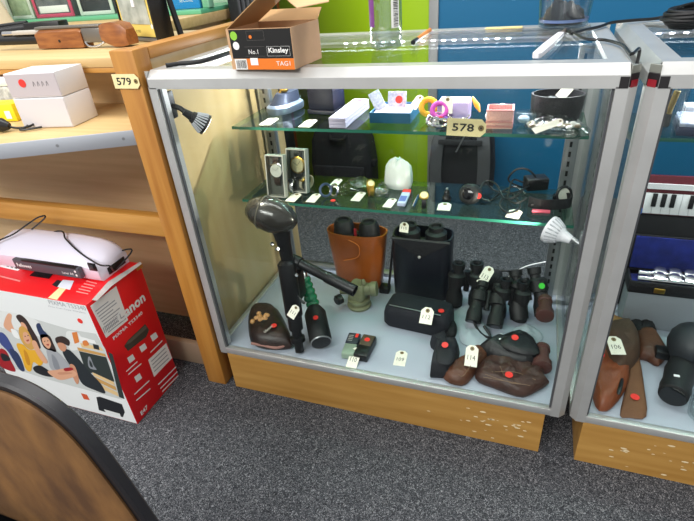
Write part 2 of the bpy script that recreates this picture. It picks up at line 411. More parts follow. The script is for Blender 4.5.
# ------------------------------------------------------------------ tags
def ptag(bl, br, tr, tl, text, label, m=None, group='small white lot tags', h=None, imat=None, flip=1, ink_w=.62, **k):
    """paper tag: corners bl, br (square end) and tr, tl (eyelet end) given where they lie on a real plane"""
    if 'p' in k: P = [GPL(*c, k['p'], k['n']) for c in (bl, br, tr, tl)]
    else: P = [G(*c, **k) for c in (bl, br, tr, tl)]
    A = (P[0] + P[1]) / 2; B = (P[2] + P[3]) / 2; L = (B - A).length; v = (B - A).normalized()
    w = (P[1] - P[0]); w = (w - v * w.dot(v)); wd = (w.length + (P[2] - P[3] - v * (P[2] - P[3]).dot(v)).length) / 2; u = w.normalized(); nn = u.cross(v).normalized()
    if nn.dot(CAM - (A + B) / 2) < 0: u = -u; nn = -nn
    t = thing('paper_tag', label, 'tag', (A + B) / 2, 0, group)
    hw = wd / 2; c = min(hw * .55, L * .25)
    out = [(-hw, 0), (hw, 0), (hw, L - c), (hw - c, L), (-hw + c, L), (-hw, L - c)]
    mb = MB(); mb.loft([[A + u * a + v * b_ + nn * z for a, b_ in out] for z in (.0002, .0009)]); mb.build('card', m or paper, t)
    mb = MB(); hc = A + v * (L - min(hw * .55, L * .2)); mb.turn(hc + nn * .0009, nn, [(0, hw * .34), (.0004, hw * .34)], 14); ey = mb.build('eyelet', eyem, t)
    mb = MB(); mb.turn(hc + nn * .0012, nn, [(0, hw * .12), (.0003, hw * .12)], 10); mb.build('hole', blackp, ey)
    if text:
        mb = MB()
        if flip == 2: write(mb, text, A + v * (L * .42) + nn * .00105, v, -u, h=wd * ink_w, w=L * .55, bold=wd * .015)
        else: write(mb, text, A + v * (L * .42) + nn * .00105, u, v, w=wd * ink_w, h=h or L * .22)
        mb.build('handwritten_number', imat or gink, t, flat=True)
    return t
def dot(mb, px, py, r=.008, n=(0, 0, 1), p=None, **k):
    c = GPL(px, py, p, V(n)) if p is not None else G(px, py, **k); disc(mb, c, V(n), r)
# upper shelf
U = dict(z=ZU + .0003)
ptag((259, 125), (269.5, 125.6), (279.5, 118.6), (269.6, 117.6), '', 'blank white tag flat on the upper glass shelf, in front of the oval silver device', **U)
ptag((298.7, 127), (309, 127.6), (318.6, 120), (308, 119.3), '', 'blank white tag flat on the upper shelf in front of the navy cube box', **U)
M_ = dict(z=ZM + .0003)
ptag((284.7, 201), (294.5, 202.4), (302, 194.5), (294.3, 192.6), '', 'leftmost white tag at the front of the middle glass shelf, before the boxed watches', **M_)
ptag((305.5, 202), (314.7, 202.6), (321.6, 195), (314, 193), '', 'second white tag from the left along the middle shelf front, left of the silver bracelets', **M_)
ptag((328, 187), (336, 187.4), (343, 180), (336, 178.4), '', 'white tag behind the silver bracelets on the middle shelf, furthest back of the row', **M_)
ptag((350, 200.5), (359.8, 201.7), (366, 193), (359, 191.5), '', 'white tag on the middle shelf just left of the gold watch', **M_)
ptag((381.7, 207), (391.5, 208), (397, 199.5), (390, 198), '', 'white tag on the middle shelf leaning against the blue and white lighter', **M_)
ptag((437, 210), (449.6, 211), (452, 204), (439, 202), '', 'white tag on the middle shelf left of the round black device with red dot', **M_)
ptag((505, 217), (518.7, 219), (523, 211), (510.6, 209), '', 'rightmost white tag on the middle shelf, in front of the black strap watch', **M_)
FL = dict(z=ZF + .0003)
ptag((392.7, 365.3), (405, 366.5), (408, 352), (397, 350), '109', 'white tag numbered 109 lying alone on the white case floor', **FL)
tz = ZF + .0285
ptag((345.5, 367), (356, 369.5), (362.5, 349), (352.5, 347), '110', 'white tag numbered 110 lying across the two small light meters', p=G(350, 368, z=ZF + .0012), n=V((0, -.38, 1)).normalized())
# large buff tags
py_ = .245 - .003
ptag((447, 136.5), (447, 116.5), (486, 121), (486, 136), '578', 'large buff tag numbered 578 hanging over the front edge of the upper glass shelf', m=buff, group='large buff number tags', imat=ink, flip=2, ink_w=.42, p=V((.6, py_, ZU)), n=V((0, -1, .12)).normalized())
ptag((114.5, 89.5), (112.5, 73), (138, 75), (140.5, 87.5), '579', 'large buff tag numbered 579 hanging on the front of the orange counter post', m=buff, group='large buff number tags', imat=ink, flip=2, ink_w=.5, y=-.0035)
# ------------------------------------------------------------------ upper shelf lots
c = G(283, 112, z=ZU)
t = thing('desk_stand', 'rounded silver-blue metal desk device with brass bits, left end of upper shelf', 'desk device', (c.x, c.y + .02, ZU), -.25)
def oval(rx, ry, z, n_=28, y0=0): return [(rx * abs(math.cos(2 * PI * k / n_)) ** .7 * math.copysign(1, math.cos(2 * PI * k / n_)), y0 + ry * abs(math.sin(2 * PI * k / n_)) ** .7 * math.copysign(1, math.sin(2 * PI * k / n_)), z) for k in range(n_)]
mb = MB(); mb.loft([oval(.036, .06, .0003), oval(.038, .062, .008), oval(.037, .061, .018), oval(.03, .054, .024)]); mb.build('base', mat('silver_blue', '#8d9db4', .3, .5), t, False)
mb = MB(); mb.loft([oval(.028, .052, .0242), oval(.025, .05, .03, y0=.005), oval(.02, .04, .05, y0=.015)]); mb.build('upper_body', mat('dark_slate_metal', '#3b4356', .35, .4), t, False)
mb = MB(); mb.cyl((-.008, -.02, .03), (-.004, .0, .062), .006, .004); mb.ell((.004, .0, .058), (.011, .012, .008)); mb.build('brass_fittings', gold, t, False)
c0 = G(309, 115, z=ZU); c1_ = G(336, 115.5, z=ZU)
t = thing('jewellery_box', 'dark navy leather cube box standing on the upper shelf beside the white pack', 'box', ((c0.x + c1_.x) / 2, c0.y + .04, ZU), -.12)
w = (c1_ - c0).length
MB().box(-w / 2 - .003, w / 2 + .003, -.038, .038, .0003, .012, .002).build('base', navy, t, False)
MB().box(-w / 2, w / 2, -.035, .035, .012, .075, .004).build('body', navy, t, False)
MB().box(-.01, .01, -.008, .008, .075, .079, .001).build('gold_clasp', gold, t, False)
a = G(329, 128, z=ZU); b2 = G(344.5, 130, z=ZU); e_ = G(372, 105, z=ZU)
t = thing('card_pack', 'long white pack of cards with a red dot, left of the blue box', 'pack', ((a.x + b2.x) / 2, a.y, ZU), -.02)
w = .045
for k in range(3): MB().box(-w / 2, w / 2, .0, .19, .0003 + k * .0085, .0083 + k * .0085, .001).build('card_packet', mat('lilac_white_card', '#b7b3cc', .5), t, False)
MB().box(-w / 2 + .004, w / 2 - .004, .01, .08, .0259, .0262).build('paper_label', wpaper, t, False)
mb = MB(); disc(mb, (.002, .165, .0259), (0, 0, 1), .009); mb.build('red_sticker', redst, t, False)
# blue tray of cards
x0, x1_ = .392, .497; y0 = .302; bl = mat('blue_card', '#175a7c', .5); bl2 = mat('deep_blue_card', '#1b86c4', .5)
t = thing('card_tray', 'open blue box holding white cards and a red dot, middle of the upper shelf', 'box', ((x0 + x1_) / 2, y0 + .05, ZU), .0)
mb = MB(); mb.box(x0, x1_, y0, y0 + .003, ZU + .0003, ZU + .026); mb.box(x0, x1_, y0 + .105, y0 + .108, ZU + .0003, ZU + .026)
mb.box(x0, x0 + .003, y0 + .003, y0 + .105, ZU + .0003, ZU + .026); mb.box(x1_ - .003, x1_, y0 + .003, y0 + .105, ZU + .0003, ZU + .026); mb.box(x0 + .003, x1_ - .003, y0 + .003, y0 + .105, ZU + .0003, ZU + .004)
mb.build('tray', [bl], t)
MB().box(x0 + .006, x1_ - .006, y0 + .006, y0 + .1, ZU + .0041, ZU + .022, .001).build('card_stack', mat('printed_card', '#e6e2ee', .5, hex2='#c98fa0', vscale=45), t)
def lean(p, w, h, th, yaw, tiltb, m, nm, par, roll=0):
    mb = MB(); mb.M = MX.Translation(V(p)) @ MX.Rotation(yaw, 4, 'Z') @ MX.Rotation(tiltb, 4, 'X') @ MX.Rotation(roll, 4, 'Y'); mb.box(-w / 2, w / 2, 0, th, 0, h, .001); return mb.build(nm, m, par)
pcard = mat('pale_print_card', '#dfe4f0', .4, hex2='#a9b4d2', vscale=160)
lean((.412, .345, ZU + .0235), .03, .05, .002, .2, -.5, pcard, 'leaning_card', t, -.45); lean((.447, .365, ZU + .0235), .048, .04, .002, .05, -.35, pcard, 'leaning_card', t)
mb = MB(); disc(mb, G(399, 99.5, y=.345), (0, -1, .3), .0095); mb.build('red_sticker', redst, t)
ptag((409, 108), (416, 109), (425.5, 98), (418, 93.5), '', 'white tag propped on the cards of the open blue box', p=G(412, 108, z=ZU + .028), n=V((-.2, -.7, .7)).normalized())
# costume jewellery
c = G(447, 127, z=ZU)
t = thing('jewellery_bundle', 'bundle of coloured beads, bangles and silver chain on the upper shelf behind tag 578', 'jewellery', (c.x, c.y + .03, ZU))
J = lambda dx, dy, dz: (c.x + dx, c.y + dy, ZU + dz)
MB().box(*[q for pr_ in zip(J(-.03, .03, .0003), J(.045, .09, .05)) for q in pr_], .004).build('lilac_box', mat('lilac_plastic', '#b9a6dc', .4), t)
MB().torus(J(-.055, .055, .032), (.3, -1, .4), .018, .007).build('yellow_bangle', mat('yellow_plastic', '#f2b61e', .35), t)
MB().torus(J(-.022, .02, .034), (.2, -1, .6), .017, .006).build('pink_bangle', mat('pink_plastic', '#d64fc0', .35), t)
MB().torus(J(-.02, .0, .018), (.1, -.4, 1), .026, .003).build('silver_bangle', chrome, t)
mb = MB()
for k in range(5):
    pts = [J(-.05 + .02 * i + rnd.uniform(-.008, .008), .0 + rnd.uniform(-.012, .025), .004 + rnd.random() * .022) for i in range(6)]; mb.tube(pts, .0022, 6)
mb.build('silver_chain', chrome, t)
bm_ = [mat('red_bead', '#e0332e', .3), mat('violet_bead', '#7a5bc8', .3), mat('black_bead', '#1b1b22', .3), mat('pearl_bead', '#e9e2e6', .25)]
for k in range(22):
    MB().ell(J(rnd.uniform(-.06, .06), rnd.uniform(-.008, .02), .0075 + rnd.random() * .012), (.0065,) * 3, 10).build('bead', bm_[rnd.choice([0, 1, 2, 2, 3, 3, 3])], t)
MB().rings([J(.048, .07, .052), J(.062, .05, .038), J(.07, .04, .026)], [.003, .007, .002], 10).build('yellow_charm', mat('amber_plastic', '#e9a21c', .3), t)
ptag((441.5, 113.5), (452.5, 114), (453, 97), (443, 96), '', 'white tag standing upright on the bundle of coloured beads', p=G(447, 113, y=c.y + .018), n=V((0, -.9, .35)).normalized())
# pink basket
c = G(498, 129.5, z=ZU); pk = mat('pink_wicker', '#dba3a0', .7, bump=.9, bscale=260)
t = thing('pink_box', 'small open pink woven box on the upper shelf, right of tag 578', 'box', (c.x, c.y + .03, ZU), .04)
mb = MB(); a_, h_ = .029, .043
for q in ((-a_, a_, -.026, -.0235), (-a_, a_, .0235, .026), (-a_, -a_ + .0025, -.0235, .0235), (a_ - .0025, a_, -.0235, .0235)): mb.box(*q, .0003, h_)
mb.box(-a_ + .0025, a_ - .0025, -.0235, .0235, .0003, .003); mb.build('body', pk, t, False)
mb = MB()
for z in (.003, .014, .04):
    mb.box(-a_ - .001, a_ + .001, -.0275, -.0262, z, z + .003); mb.box(a_ + .0002, a_ + .0013, -.026, .026, z, z + .003)
mb.build('woven_bands', mat('dark_pink', '#c98484', .7), t, False)
c = G(517, 128, z=ZU)
t = thing('plastic_box', 'small clear plastic box of trinkets right behind the pink woven box', 'box', (c.x + .012, c.y + .03, ZU), .1)
MB().box(-.024, .024, -.02, .02, .0003, .03, .002).build('clear_lid', clear, t, False)
MB().ell((0, 0, .012), (.014, .012, .009), 10).build('trinket', mat('pale_blue', '#a9c4dc', .4), t, False)
MB().pillow([(c.x - .075, c.y + .055), (c.x - .045, c.y + .052), (c.x - .02, c.y + .07), (c.x - .03, c.y + .085), (c.x - .07, c.y + .08)], .035, ZU + .0003, crumple=.008, fs=70).build('crumpled_tissue', wpaper)
tag(bpy.data.objects['crumpled_tissue'], 'crumpled white tissue behind the pink woven box', 'tissue')
# black oval bowl
c = G(555, 119, z=ZU)
t = thing('leather_bowl', 'black oval bowl with silver rim at the right end of the upper shelf', 'bowl', (c.x, c.y + .015, ZU))
def el(rx, ry, z): return [(c.x + rx * math.cos(2 * PI * k / 32), c.y + .015 + ry * math.sin(2 * PI * k / 32), ZU + z) for k in range(32)]
mb = MB(); mb.loft([el(.054, .04, .0003), el(.058, .044, .03), el(.059, .045, .056), el(.055, .041, .056), el(.053, .039, .012)]); mb.build('body', blackl, t)
mb = MB(); mb.rings([V(p) for p in el(.0575, .0435, .0575)] + [V(el(.0575, .0435, .0575)[0])], .0028, 8); mb.build('silver_rim', mat('pale_rim', '#d8d8d4', .4), t)
mb = MB(); mb.pillow([(p[0], p[1]) for p in el(.048, .034, 0)[::2]], .03, ZU + .013, crumple=.012, fs=60, sm=1); mb.build('crumpled_contents', mat('dark_grey_cloth', '#3a3d40', .8), t)
ptag((553, 97), (566, 99), (576, 86), (566, 84), '', 'white tag tucked in the silver rimmed black bowl', p=V((c.x, c.y + .015, ZU + .06)), n=V((0, -.75, .65)).normalized())
# bag of shells
o = GS([(524, 122), (530, 116), (545, 117), (560, 120), (578, 121), (591, 130), (580, 136), (560, 134), (540, 131), (528, 128)], z=ZU + .008)
t = thing('plastic_bag', 'clear plastic bag of pale shell bits on the upper shelf before the black bowl', 'bag', (o[0].x + .05, o[0].y, ZU))
MB().pillow([(p.x, p.y) for p in o], .024, ZU + .0003, crumple=.01, fs=60).build('bag_film', clear, t)
shm = [mat('shell_bits', '#d9cdb6', .5), mat('brown_shell', '#8f7a5c', .5), mat('white_shell', '#efece4', .4)]
cc = sum(o, V()) / len(o)
for k in range(34):
    p = cc + V((rnd.uniform(-.05, .05), rnd.uniform(-.012, .012), 0)); MB().ell((p.x, p.y, ZU + .006 + rnd.random() * .006), (.0075, .0055, .0045), 8).build('shell', shm[k % 3], t)
ptag((534, 134.5), (533, 128.5), (560, 118), (565, 123), '', 'white tag lying on the plastic bag of shell bits', p=G(545, 128, z=ZU + .03), n=V((0, -.5, 1)).normalized())
# ------------------------------------------------------------------ middle shelf lots
def watch(t, c, u, v, dial, strap, r=.014, L=.05, wd=.016, curve=.0):
    c = V(c); u = V(u).normalized(); v = V(v).normalized(); n_ = u.cross(v)
    MB().turn(c, n_, [(0, r), (.006, r), (.0075, r * .85)], 24).build('watch_case', chrome if dial != 'g' else gold, t)
    MB().turn(c + n_ * .0076, n_, [(0, r * .82), (.0005, r * .82)], 24).build('dial', mat('white_dial', '#f0f0ea', .3) if dial == 'w' else mat('cream_dial', '#dccfa2', .3) if dial == 'g' else mat('dark_dial', '#222226', .3), t)
    mb = MB()
    for a_ in (.9, 2.6): mb.box(0, 0, 0, 0, 0, 0) if False else patch(mb, c + n_ * .0084, u * math.cos(a_) + v * math.sin(a_), v * math.cos(a_) - u * math.sin(a_), rect(0, r * .6, -.0006, .0006))
    mb.build('hands', ink, t, flat=True)
    for s_ in (1, -1):
        p = [c + v * s_ * (r * .9) + n_ * .003, c + v * s_ * (r + L * .5) + n_ * .004, c + v * s_ * (r + L) + n_ * -.001]
        p = crom(p, 5); mb = MB()
        mb.loft([[q + u * wd / 2 * (1 - .2 * i / len(p)), q - u * wd / 2 * (1 - .2 * i / len(p)), q - u * wd / 2 * (1 - .2 * i / len(p)) + n_ * .0022, q + u * wd / 2 * (1 - .2 * i / len(p)) + n_ * .0022] for i, q in enumerate(p)]); mb.build('strap', strap, t)
greyp = glassmat('smoky_plastic', '#eef0ef', 1, .06)
def wbox(bl_, br_, h, label, dial, strap, y, lean_):
    a = G(*bl_, z=ZM); b_ = G(*br_, z=ZM); w = (b_ - a).length; yaw = math.atan2(b_.y - a.y, b_.x - a.x)
    t = thing('watch_box', label, 'boxed watch', ((a + b_) / 2), 0, 'boxed watches leaning at the left of the middle shelf')
    Mx = MX.Translation((a + b_) / 2 + V((0, 0, .0034))) @ MX.Rotation(yaw, 4, 'Z') @ MX.Rotation(-lean_, 4, 'X')
    mb = MB(); mb.M = Mx; mb.box(-w / 2, w / 2, .012, .016, 0, h, .001); mb.build('backing', mat('grey_backing', '#6b6d69', .7), t)
    mb = MB(); mb.M = Mx; mb.box(-w / 2, -w / 2 + .003, -.006, .0118, 0, h); mb.box(w / 2 - .003, w / 2, -.006, .0118, 0, h); mb.box(-w / 2 + .003, w / 2 - .003, -.006, .0118, 0, .003); mb.box(-w / 2 + .003, w / 2 - .003, -.006, .0118, h - .003, h); mb.build('rim', mat('pale_grey_plastic', '#a9aba4', .4), t)
    mb = MB(); mb.M = Mx; mb.box(-w / 2 + .003, w / 2 - .003, -.006, -.005, .003, h - .003); mb.build('clear_front', greyp, t)
    R3 = Mx.to_3x3(); watch(t, Mx @ V((0, .010, h * .62)), R3 @ V((1, 0, 0)), R3 @ V((0, 0, 1)), dial, strap, w * .39, h * .18, w * .36)
wbox((269, 197), (286.5, 198.5), .118, 'clear grey boxed watch with big white dial, leftmost on the middle shelf', 'w', dbrown, .27, .16)
wbox((289, 192), (308, 194), .123, 'clear grey boxed watch with cream dial beside the white dialled one', 'g', blackl, .27, .16)
def swatch(px, py, label, dial, strap, ang, r=.012, tilt_=.6):
    c = G(px, py, z=ZM + .02)
    t = thing('wrist_watch', label, 'watch', (c.x, c.y, ZM), 0, 'loose watches on the middle shelf')
    u = V((math.cos(ang), math.sin(ang), 0)); v = V((-math.sin(ang) * math.cos(tilt_), math.cos(ang) * math.cos(tilt_), math.sin(tilt_)))
    n_ = u.cross(v); p = c
    MB().turn(p, n_, [(0, r), (.005, r), (.0065, r * .85)], 20).build('watch_case', gold if dial == 'g' else chrome, t)
    MB().turn(p + n_ * .0066, n_, [(0, r * .8), (.0004, r * .8)], 20).build('dial', mat('cream_dial', '#dccfa2', .3) if dial == 'g' else mat('dark_dial', '#222226', .3), t)
    # strap standing as a loop behind the case
    cc_ = p - n_ * .0165; pts = []
    for k in range(25):
        a_ = 2 * PI * k / 24; pts.append(cc_ + n_ * math.cos(a_) * .019 + v * math.sin(a_) * .022)
    lo = min(q.z for q in pts); dz = ZM + .0006 - lo if lo < ZM + .0006 or lo > ZM + .002 else 0
    mb = MB(); mb.loft([[q + u * .006, q - u * .006, q - u * .006 + (q - cc_).normalized() * .0022, q + u * .006 + (q - cc_).normalized() * .0022] for q in pts], caps=False); st_ = mb.build('strap', strap, t)
    allz = min((o_.matrix_basis @ v_.co).z for o_ in t.children for v_ in o_.data.vertices)  # settle on the shelf
    t.location.z += -allz + .0004
swatch(280, 187, 'dark dialled steel watch standing below the white dialled boxed watch', 'd', chrome, .15)
swatch(292, 187, 'narrow silver bracelet watch between the two boxed watches and their tags', 'd', chrome, .1, .009)
swatch(304, 184, 'gold cased watch with pale strap right of the boxed watches', 'g', mat('cream_strap', '#d9cdb4', .5), -.5)
swatch(371, 190, 'shiny gold bracelet watch between tag and plastic bags on the middle shelf', 'g', gold, .5, .011)
swatch(424, 202, 'gold watch with black strap at the middle shelf front, right of blue lighter', 'g', blackl, .2, .012)
c = G(329, 197, z=ZM)
t = thing('bracelets', 'two silver and blue bracelets with a red dot on the middle shelf', 'bracelets', (c.x, c.y, ZM))
MB().torus((c.x - .008, c.y, ZM + .0205), (.7, -.6, .3), .017, .0035).build('bracelet', mat('blue_steel', '#5d6f92', .3, .8), t)
MB().torus((c.x + .016, c.y + .005, ZM + .0195), (-.5, -.8, .4), .016, .0035).build('bracelet', chrome, t)
mb = MB(); dot(mb, 333, 200.5, .007, z=ZM + .0004); mb.build('red_sticker', redst, t)
def film_bag(outline, h, label, inner, zz=ZM, nm='plastic_bag', m=None, crum=.012):
    o = GS(outline, z=zz + h * .3); c = sum(o, V()) / len(o)
    t = thing(nm, label, 'bag', (c.x, c.y, zz)); MB().pillow([(p.x, p.y) for p in o], h, zz + .0003, crumple=crum, fs=55).build('bag_film', m or clear, t)
    for k in range(inner[1]):
        MB().torus((c.x + rnd.uniform(-.012, .012), c.y + rnd.uniform(-.008, .008), zz + .008), (rnd.uniform(-.4, .4), rnd.uniform(-.4, .4), 1), .009, .002, 16, 6).build('ring', inner[0], t)
    return t
film_bag([(343, 186), (350, 180), (366, 180), (372, 184), (362, 190), (348, 190)], .02, 'clear plastic bag with silver rings on the middle shelf behind the gold watch', (chrome, 3))
film_bag([(376, 190), (380, 184), (388, 186), (388, 195), (380, 198), (374, 195)], .022, 'small clear bag of silver chain right beside the gold bracelet watch', (chrome, 4))
c = G(399, 187, z=ZM)
t = thing('plastic_bag', 'upright crumpled white plastic bag at the back of the middle shelf', 'bag', (c.x, c.y, ZM))
frost = bpy.data.materials.new('frosted_film'); frost.use_nodes = True
b = frost.node_tree.nodes['Principled BSDF']; b.inputs['Base Color'].default_value = lin('#eef2ee'); b.inputs['Roughness'].default_value = .25; b.inputs['Alpha'].default_value = .72
rr = []
for i, (z, rx, ry) in enumerate([(.0005, .033, .022), (.012, .04, .027), (.04, .038, .026), (.062, .034, .02), (.075, .024, .012), (.082, .01, .006)]):
    rr.append([(c.x + math.cos(a_) * rx * (1 + .28 * NZ.noise(V((math.cos(a_) * 4, math.sin(a_) * 4, i * .35)))), c.y + math.sin(a_) * ry * (1 + .2 * NZ.noise(V((math.cos(a_) * 3, math.sin(a_) * 3, i * .9)))), ZM + z + (.014 * z / .08 * NZ.noise(V((math.cos(a_) * 2.5, math.sin(a_) * 2.5, 5))) if 0 < i else 0)) for a_ in [2 * PI * k / 30 for k in range(30)]])
MB().loft(rr).build('bag_film', frost, t)
for k in range(4): MB().torus((c.x - .02 + .013 * k, c.y, ZM + .012), (.3 * k - .4, -.5, 1), .009, .0022, 16, 6).build('ring', chrome, t)
a = G(397, 206.5, z=ZM); b2 = G(405, 208, z=ZM); e_ = G(411, 194, z=ZM)
t = thing('cigarette_lighter', 'blue and white lighter with red end on the middle shelf front', 'lighter', (a.x, a.y, ZM), math.atan2(e_.y - b2.y, e_.x - b2.x) - PI / 2)
w = .022; L = (e_ - b2).length
MB().box(0, w, 0, L * .8, .0004, .011, .002).build('body', mat('pale_blue_white', '#c3cbe6', .4), t, False)
MB().box(.002, w - .002, L * .12, L * .5, .0112, .0114).build('print', mat('violet_print', '#5b6bb5', .4), t, False)
MB().box(0, w, L * .802, L, .0004, .012, .002).build('red_end', redst, t, False)
a = G(413, 207, z=ZM + .004); b2 = G(418, 196, z=ZM + .004)
t = thing('pocket_knife', 'slim silver pocket knife between blue lighter and black strapped gold watch', 'knife', (a.x, a.y, ZM))
MB().rings([a, a.lerp(b2, .5), b2], [.0032, .0042, .003], 8).build('handle', chrome, t); MB().cyl(b2 + V((0, 0, 0)), b2 + (b2 - a).normalized() * .008, .0035, .002, 8).build('end_cap', mat('blue_steel', '#5d6f92'), t)
c = G(446, 201, z=ZM)
t = thing('knob_ornament', 'small black knob-like object behind the white tag, middle shelf centre', 'ornament', (c.x, c.y + .01, ZM))
MB().turn((c.x, c.y + .012, ZM + .0004), (0, 0, 1), [(0, .011), (.004, .012), (.012, .007), (.02, .008), (.026, .004)], 18).build('body', blackp, t); MB().ell((c.x, c.y + .012, ZM + .0295), (.004, .004, .004), 10).build('knob', alug, t)
c = G(470, 205, z=ZM)
t = thing('round_device', 'round black device with red dot on the middle shelf, right of centre', 'device', (c.x, c.y, ZM))
ax = V((-.25, -.85, .35)).normalized(); cc = V((c.x, c.y + .01, ZM + .0262))
MB().turn(cc - ax * .012, ax, [(0, .018), (.006, .026), (.03, .026), (.036, .021), (.037, .016), (.034, .015)], 26).build('body', blackr, t)
MB().turn(cc + ax * .0221, ax, [(0, .0145), (.0012, .012)], 20).build('lens', mat('dark_lens', '#05060a', .08), t)
MB().turn(cc + V((.024, -.012, .002)) + ax * .012, ax, [(0, .0075), (.0012, .0075)], 16).build('red_sticker', redst, t)
# charger and its lead
c = G(535, 193, z=ZM)
t = thing('charger', 'black plug charger with a tangled lead on the middle shelf right side', 'charger', (c.x, c.y, ZM))
mb = MB(); mb.M = MX.Translation((c.x + .002, c.y + .03, ZM + .0006)) @ MX.Rotation(.35, 4, 'Z'); mb.box(-.032, .026, -.02, .02, 0, .034, .005); mb.build('plug_body', blackp, t)
pts = GS([(532, 186), (520, 180), (508, 184), (516, 176), (528, 172), (536, 180), (520, 190), (506, 196), (500, 206), (508, 212), (520, 207), (512, 195), (495, 190), (484, 188), (480, 197), (490, 200), (502, 192), (515, 188), (526, 194)], z=ZM + .006)
for i, p in enumerate(pts): p.z = ZM + .004 + (.05 if i in (3, 4) else .02 if i in (2, 5, 13) else .003 * (i % 3)); p.y = min(p.y, D - .09)
MB().tube(pts, .0027, 6, 5).build('lead', blackp, t)
mb = MB()
pts = GS([(478, 192), (486, 184), (496, 190), (504, 198), (514, 200), (524, 194), (530, 184), (522, 178), (512, 186), (508, 198), (516, 206), (526, 204)], z=ZM + .012)
for i, p in enumerate(pts): p.z += .008 * (i % 3); p.y = min(p.y, D - .09)
mb.tube(pts, .0025, 6, 5); mb.build('tangled_lead', blackp, t)
c = G(547, 208, z=ZM)
t = thing('strap_watch', 'chunky black strap watch curled on the middle shelf near the right end', 'watch', (c.x, c.y, ZM))
mb = MB(); pts = crom([V((c.x + x_, c.y + y_, ZM + .0006)) for x_, y_ in ((-.045, .0), (-.02, -.012), (.02, -.008), (.048, .006), (.05, .03), (.03, .038), (.012, .026), (.01, .008))], 5)
mb.loft([[p, p + V((0, 0, .027)), p + V((.004, .003, .027)), p + V((.004, .003, 0))] for p in pts]); mb.build('strap', blackl, t)
MB().torus((c.x + .036, c.y + .03, ZM + .0245), (.55, -.8, .25), .0205, .0035, 28, 8).build('strap_loop', blackl, t)
MB().turn((c.x + .036, c.y + .034, ZM + .0235), (.55, -.8, .25), [(0, .0165), (.002, .0165)], 20).build('pale_lining', mat('pale_lining', '#c9cbbf', .6), t)
MB().box(c.x - .04, c.x - .01, c.y - .008, c.y + .022, ZM + .0006, ZM + .012, .003).build('watch_case', blackp, t)
MB().box(c.x - .035, c.x - .015, c.y - .003, c.y + .017, ZM + .0122, ZM + .0128).build('red_face', mat('red_face', '#c8202c', .4), t)
c = G(537, 211.5, z=ZM)
tag(MB().box(c.x - .012, c.x + .03, c.y - .009, c.y + .003, ZM + .0004, ZM + .006, .002).build('nail_file', [mat('pink_card', '#d8586c', .5)]), 'tiny pink strip lying before the chunky black watch', 'strip')
# ------------------------------------------------------------------ case floor lots
gun = mat('gun_black', '#18191b', .38, .3); hop = mat('smoky_olive_shell', '#2c2a25', .22, coat=.4); dgreen = mat('dark_green_plastic', '#137048', .2, coat=.5)
N = V((.205, .105, .425))
t = thing('paintball_gun', 'black paintball gun with hopper, green coil and air tank at left of case floor', 'paintball gun', (.25, .09, ZF))
hc = G(272, 215, y=.1)
hx = (G(297, 224, y=.1) - G(249, 208, y=.1)).normalized(); 
mb = MB(); mb.turn(hc - hx * .068, hx, [(0, .012), (.004, .024), (.02, .034), (.045, .043), (.07, .046), (.095, .042), (.115, .033), (.13, .018), (.137, .004)], 28); hp = mb.build('hopper', hop, t)
mb = MB(); mb.torus(hc - hx * .025, hx, .0425, .0022, 32, 6); mb.build('hopper_seam', mat('olive_seam', '#5a574c', .3), hp)
neck = hc + V((.015, .005, -.03))
MB().rings([neck, neck.lerp(N, .5), N, N - V((0, 0, .03))], [.026, .019, .017, .019], 20).build('feed_neck', gun, t)
B0, B1 = V((.203, .10, .42)), V((.226, .056, .262))
mb = MB(); d = (B1 - B0).normalized(); mb.rings([B0, B0 + d * .01, B1 - d * .01, B1], [.016, .025, .024, .016], 14); mb.build('body', gun, t)
S0 = V((.236, .036, ZF + .0045))
mb = MB(); d = (S0 - B1).normalized(); L = (S0 - B1).length
mb.turn(B1 - d * .03, d, [(0, .016), (.03, .02), (.062, .0195), (.064, .0135), (L - .02, .0135), (L - .018, .0205), (L - .006, .021), (L - .004, .0125), (L + .027, .0125), (L + .027, .0085), (L + .01, .007)], 20); mb.build('lower_barrel', gun, t)
K0, K1 = G(291, 259, y=.125), G(355, 291, y=.09)
mb = MB(); d = (K1 - K0).normalized(); L = (K1 - K0).length
mb.turn(K0, d, [(0, .01), (.002, .0165), (.03, .0175), (.032, .0135), (L * .55, .0135), (L * .57, .0158), (L, .0158), (L, .0118), (L - .05, .0118)], 22); mb.build('barrel', gun, t)
MB().cyl(N + V((-.005, .02, -.02)), K0 + V((.006, 0, .0)), .017, .015, 14).build('receiver', gun, t)
T0 = V((.297, .055, ZF + .0335)); T1 = G(313.5, 306, y=.165); T2 = G(303, 277, y=.19)
ax = (T1 - T0).normalized()
mb = MB(); LT = (T1 - T0).length; mb.turn(T0, ax, [(0, .024), (.002, .0285), (.012, .0315), (LT - .03, .0315), (LT - .01, .022), (LT, .012)], 28); tk = mb.build('air_tank', blackr, t)
mb = MB(); mb.torus(T0 + ax * .003, ax, .0285, .0022, 32, 6); mb.build('tank_rim', alug, tk)
mb = MB(); disc(mb, T0 + ax * .065 + V((.002, -.008, .0308)), V((.0, -.3, 1)), .0075, .0012); mb.build('red_sticker', redst, tk)
gx_ = (T2 - T1).normalized(); LG = (T2 - T1).length
mb = MB(); pr = []
for k in range(5): z = LG * k / 5; pr += [(z, .017), (z + LG * .05, .0205), (z + LG * .13, .0205), (z + LG * .18, .017)]
mb.turn(T1, gx_, pr, 20); mb.build('green_coil', dgreen, t)
mb = MB(); mb.turn(T2, gx_, [(0, .014), (.012, .016), (.02, .012), (.03, .014)], 18); mb.turn(T1 - gx_ * .008, gx_, [(0, .012), (.007, .013)], 16); mb.build('chrome_valve', chrome, t)
MB().rings([T2 + gx_ * .028, (T2 + K0) / 2 + V((0, .01, .0)), K0 + d * .02], [.012, .015, .013], 12).build('grip_frame', gun, t)
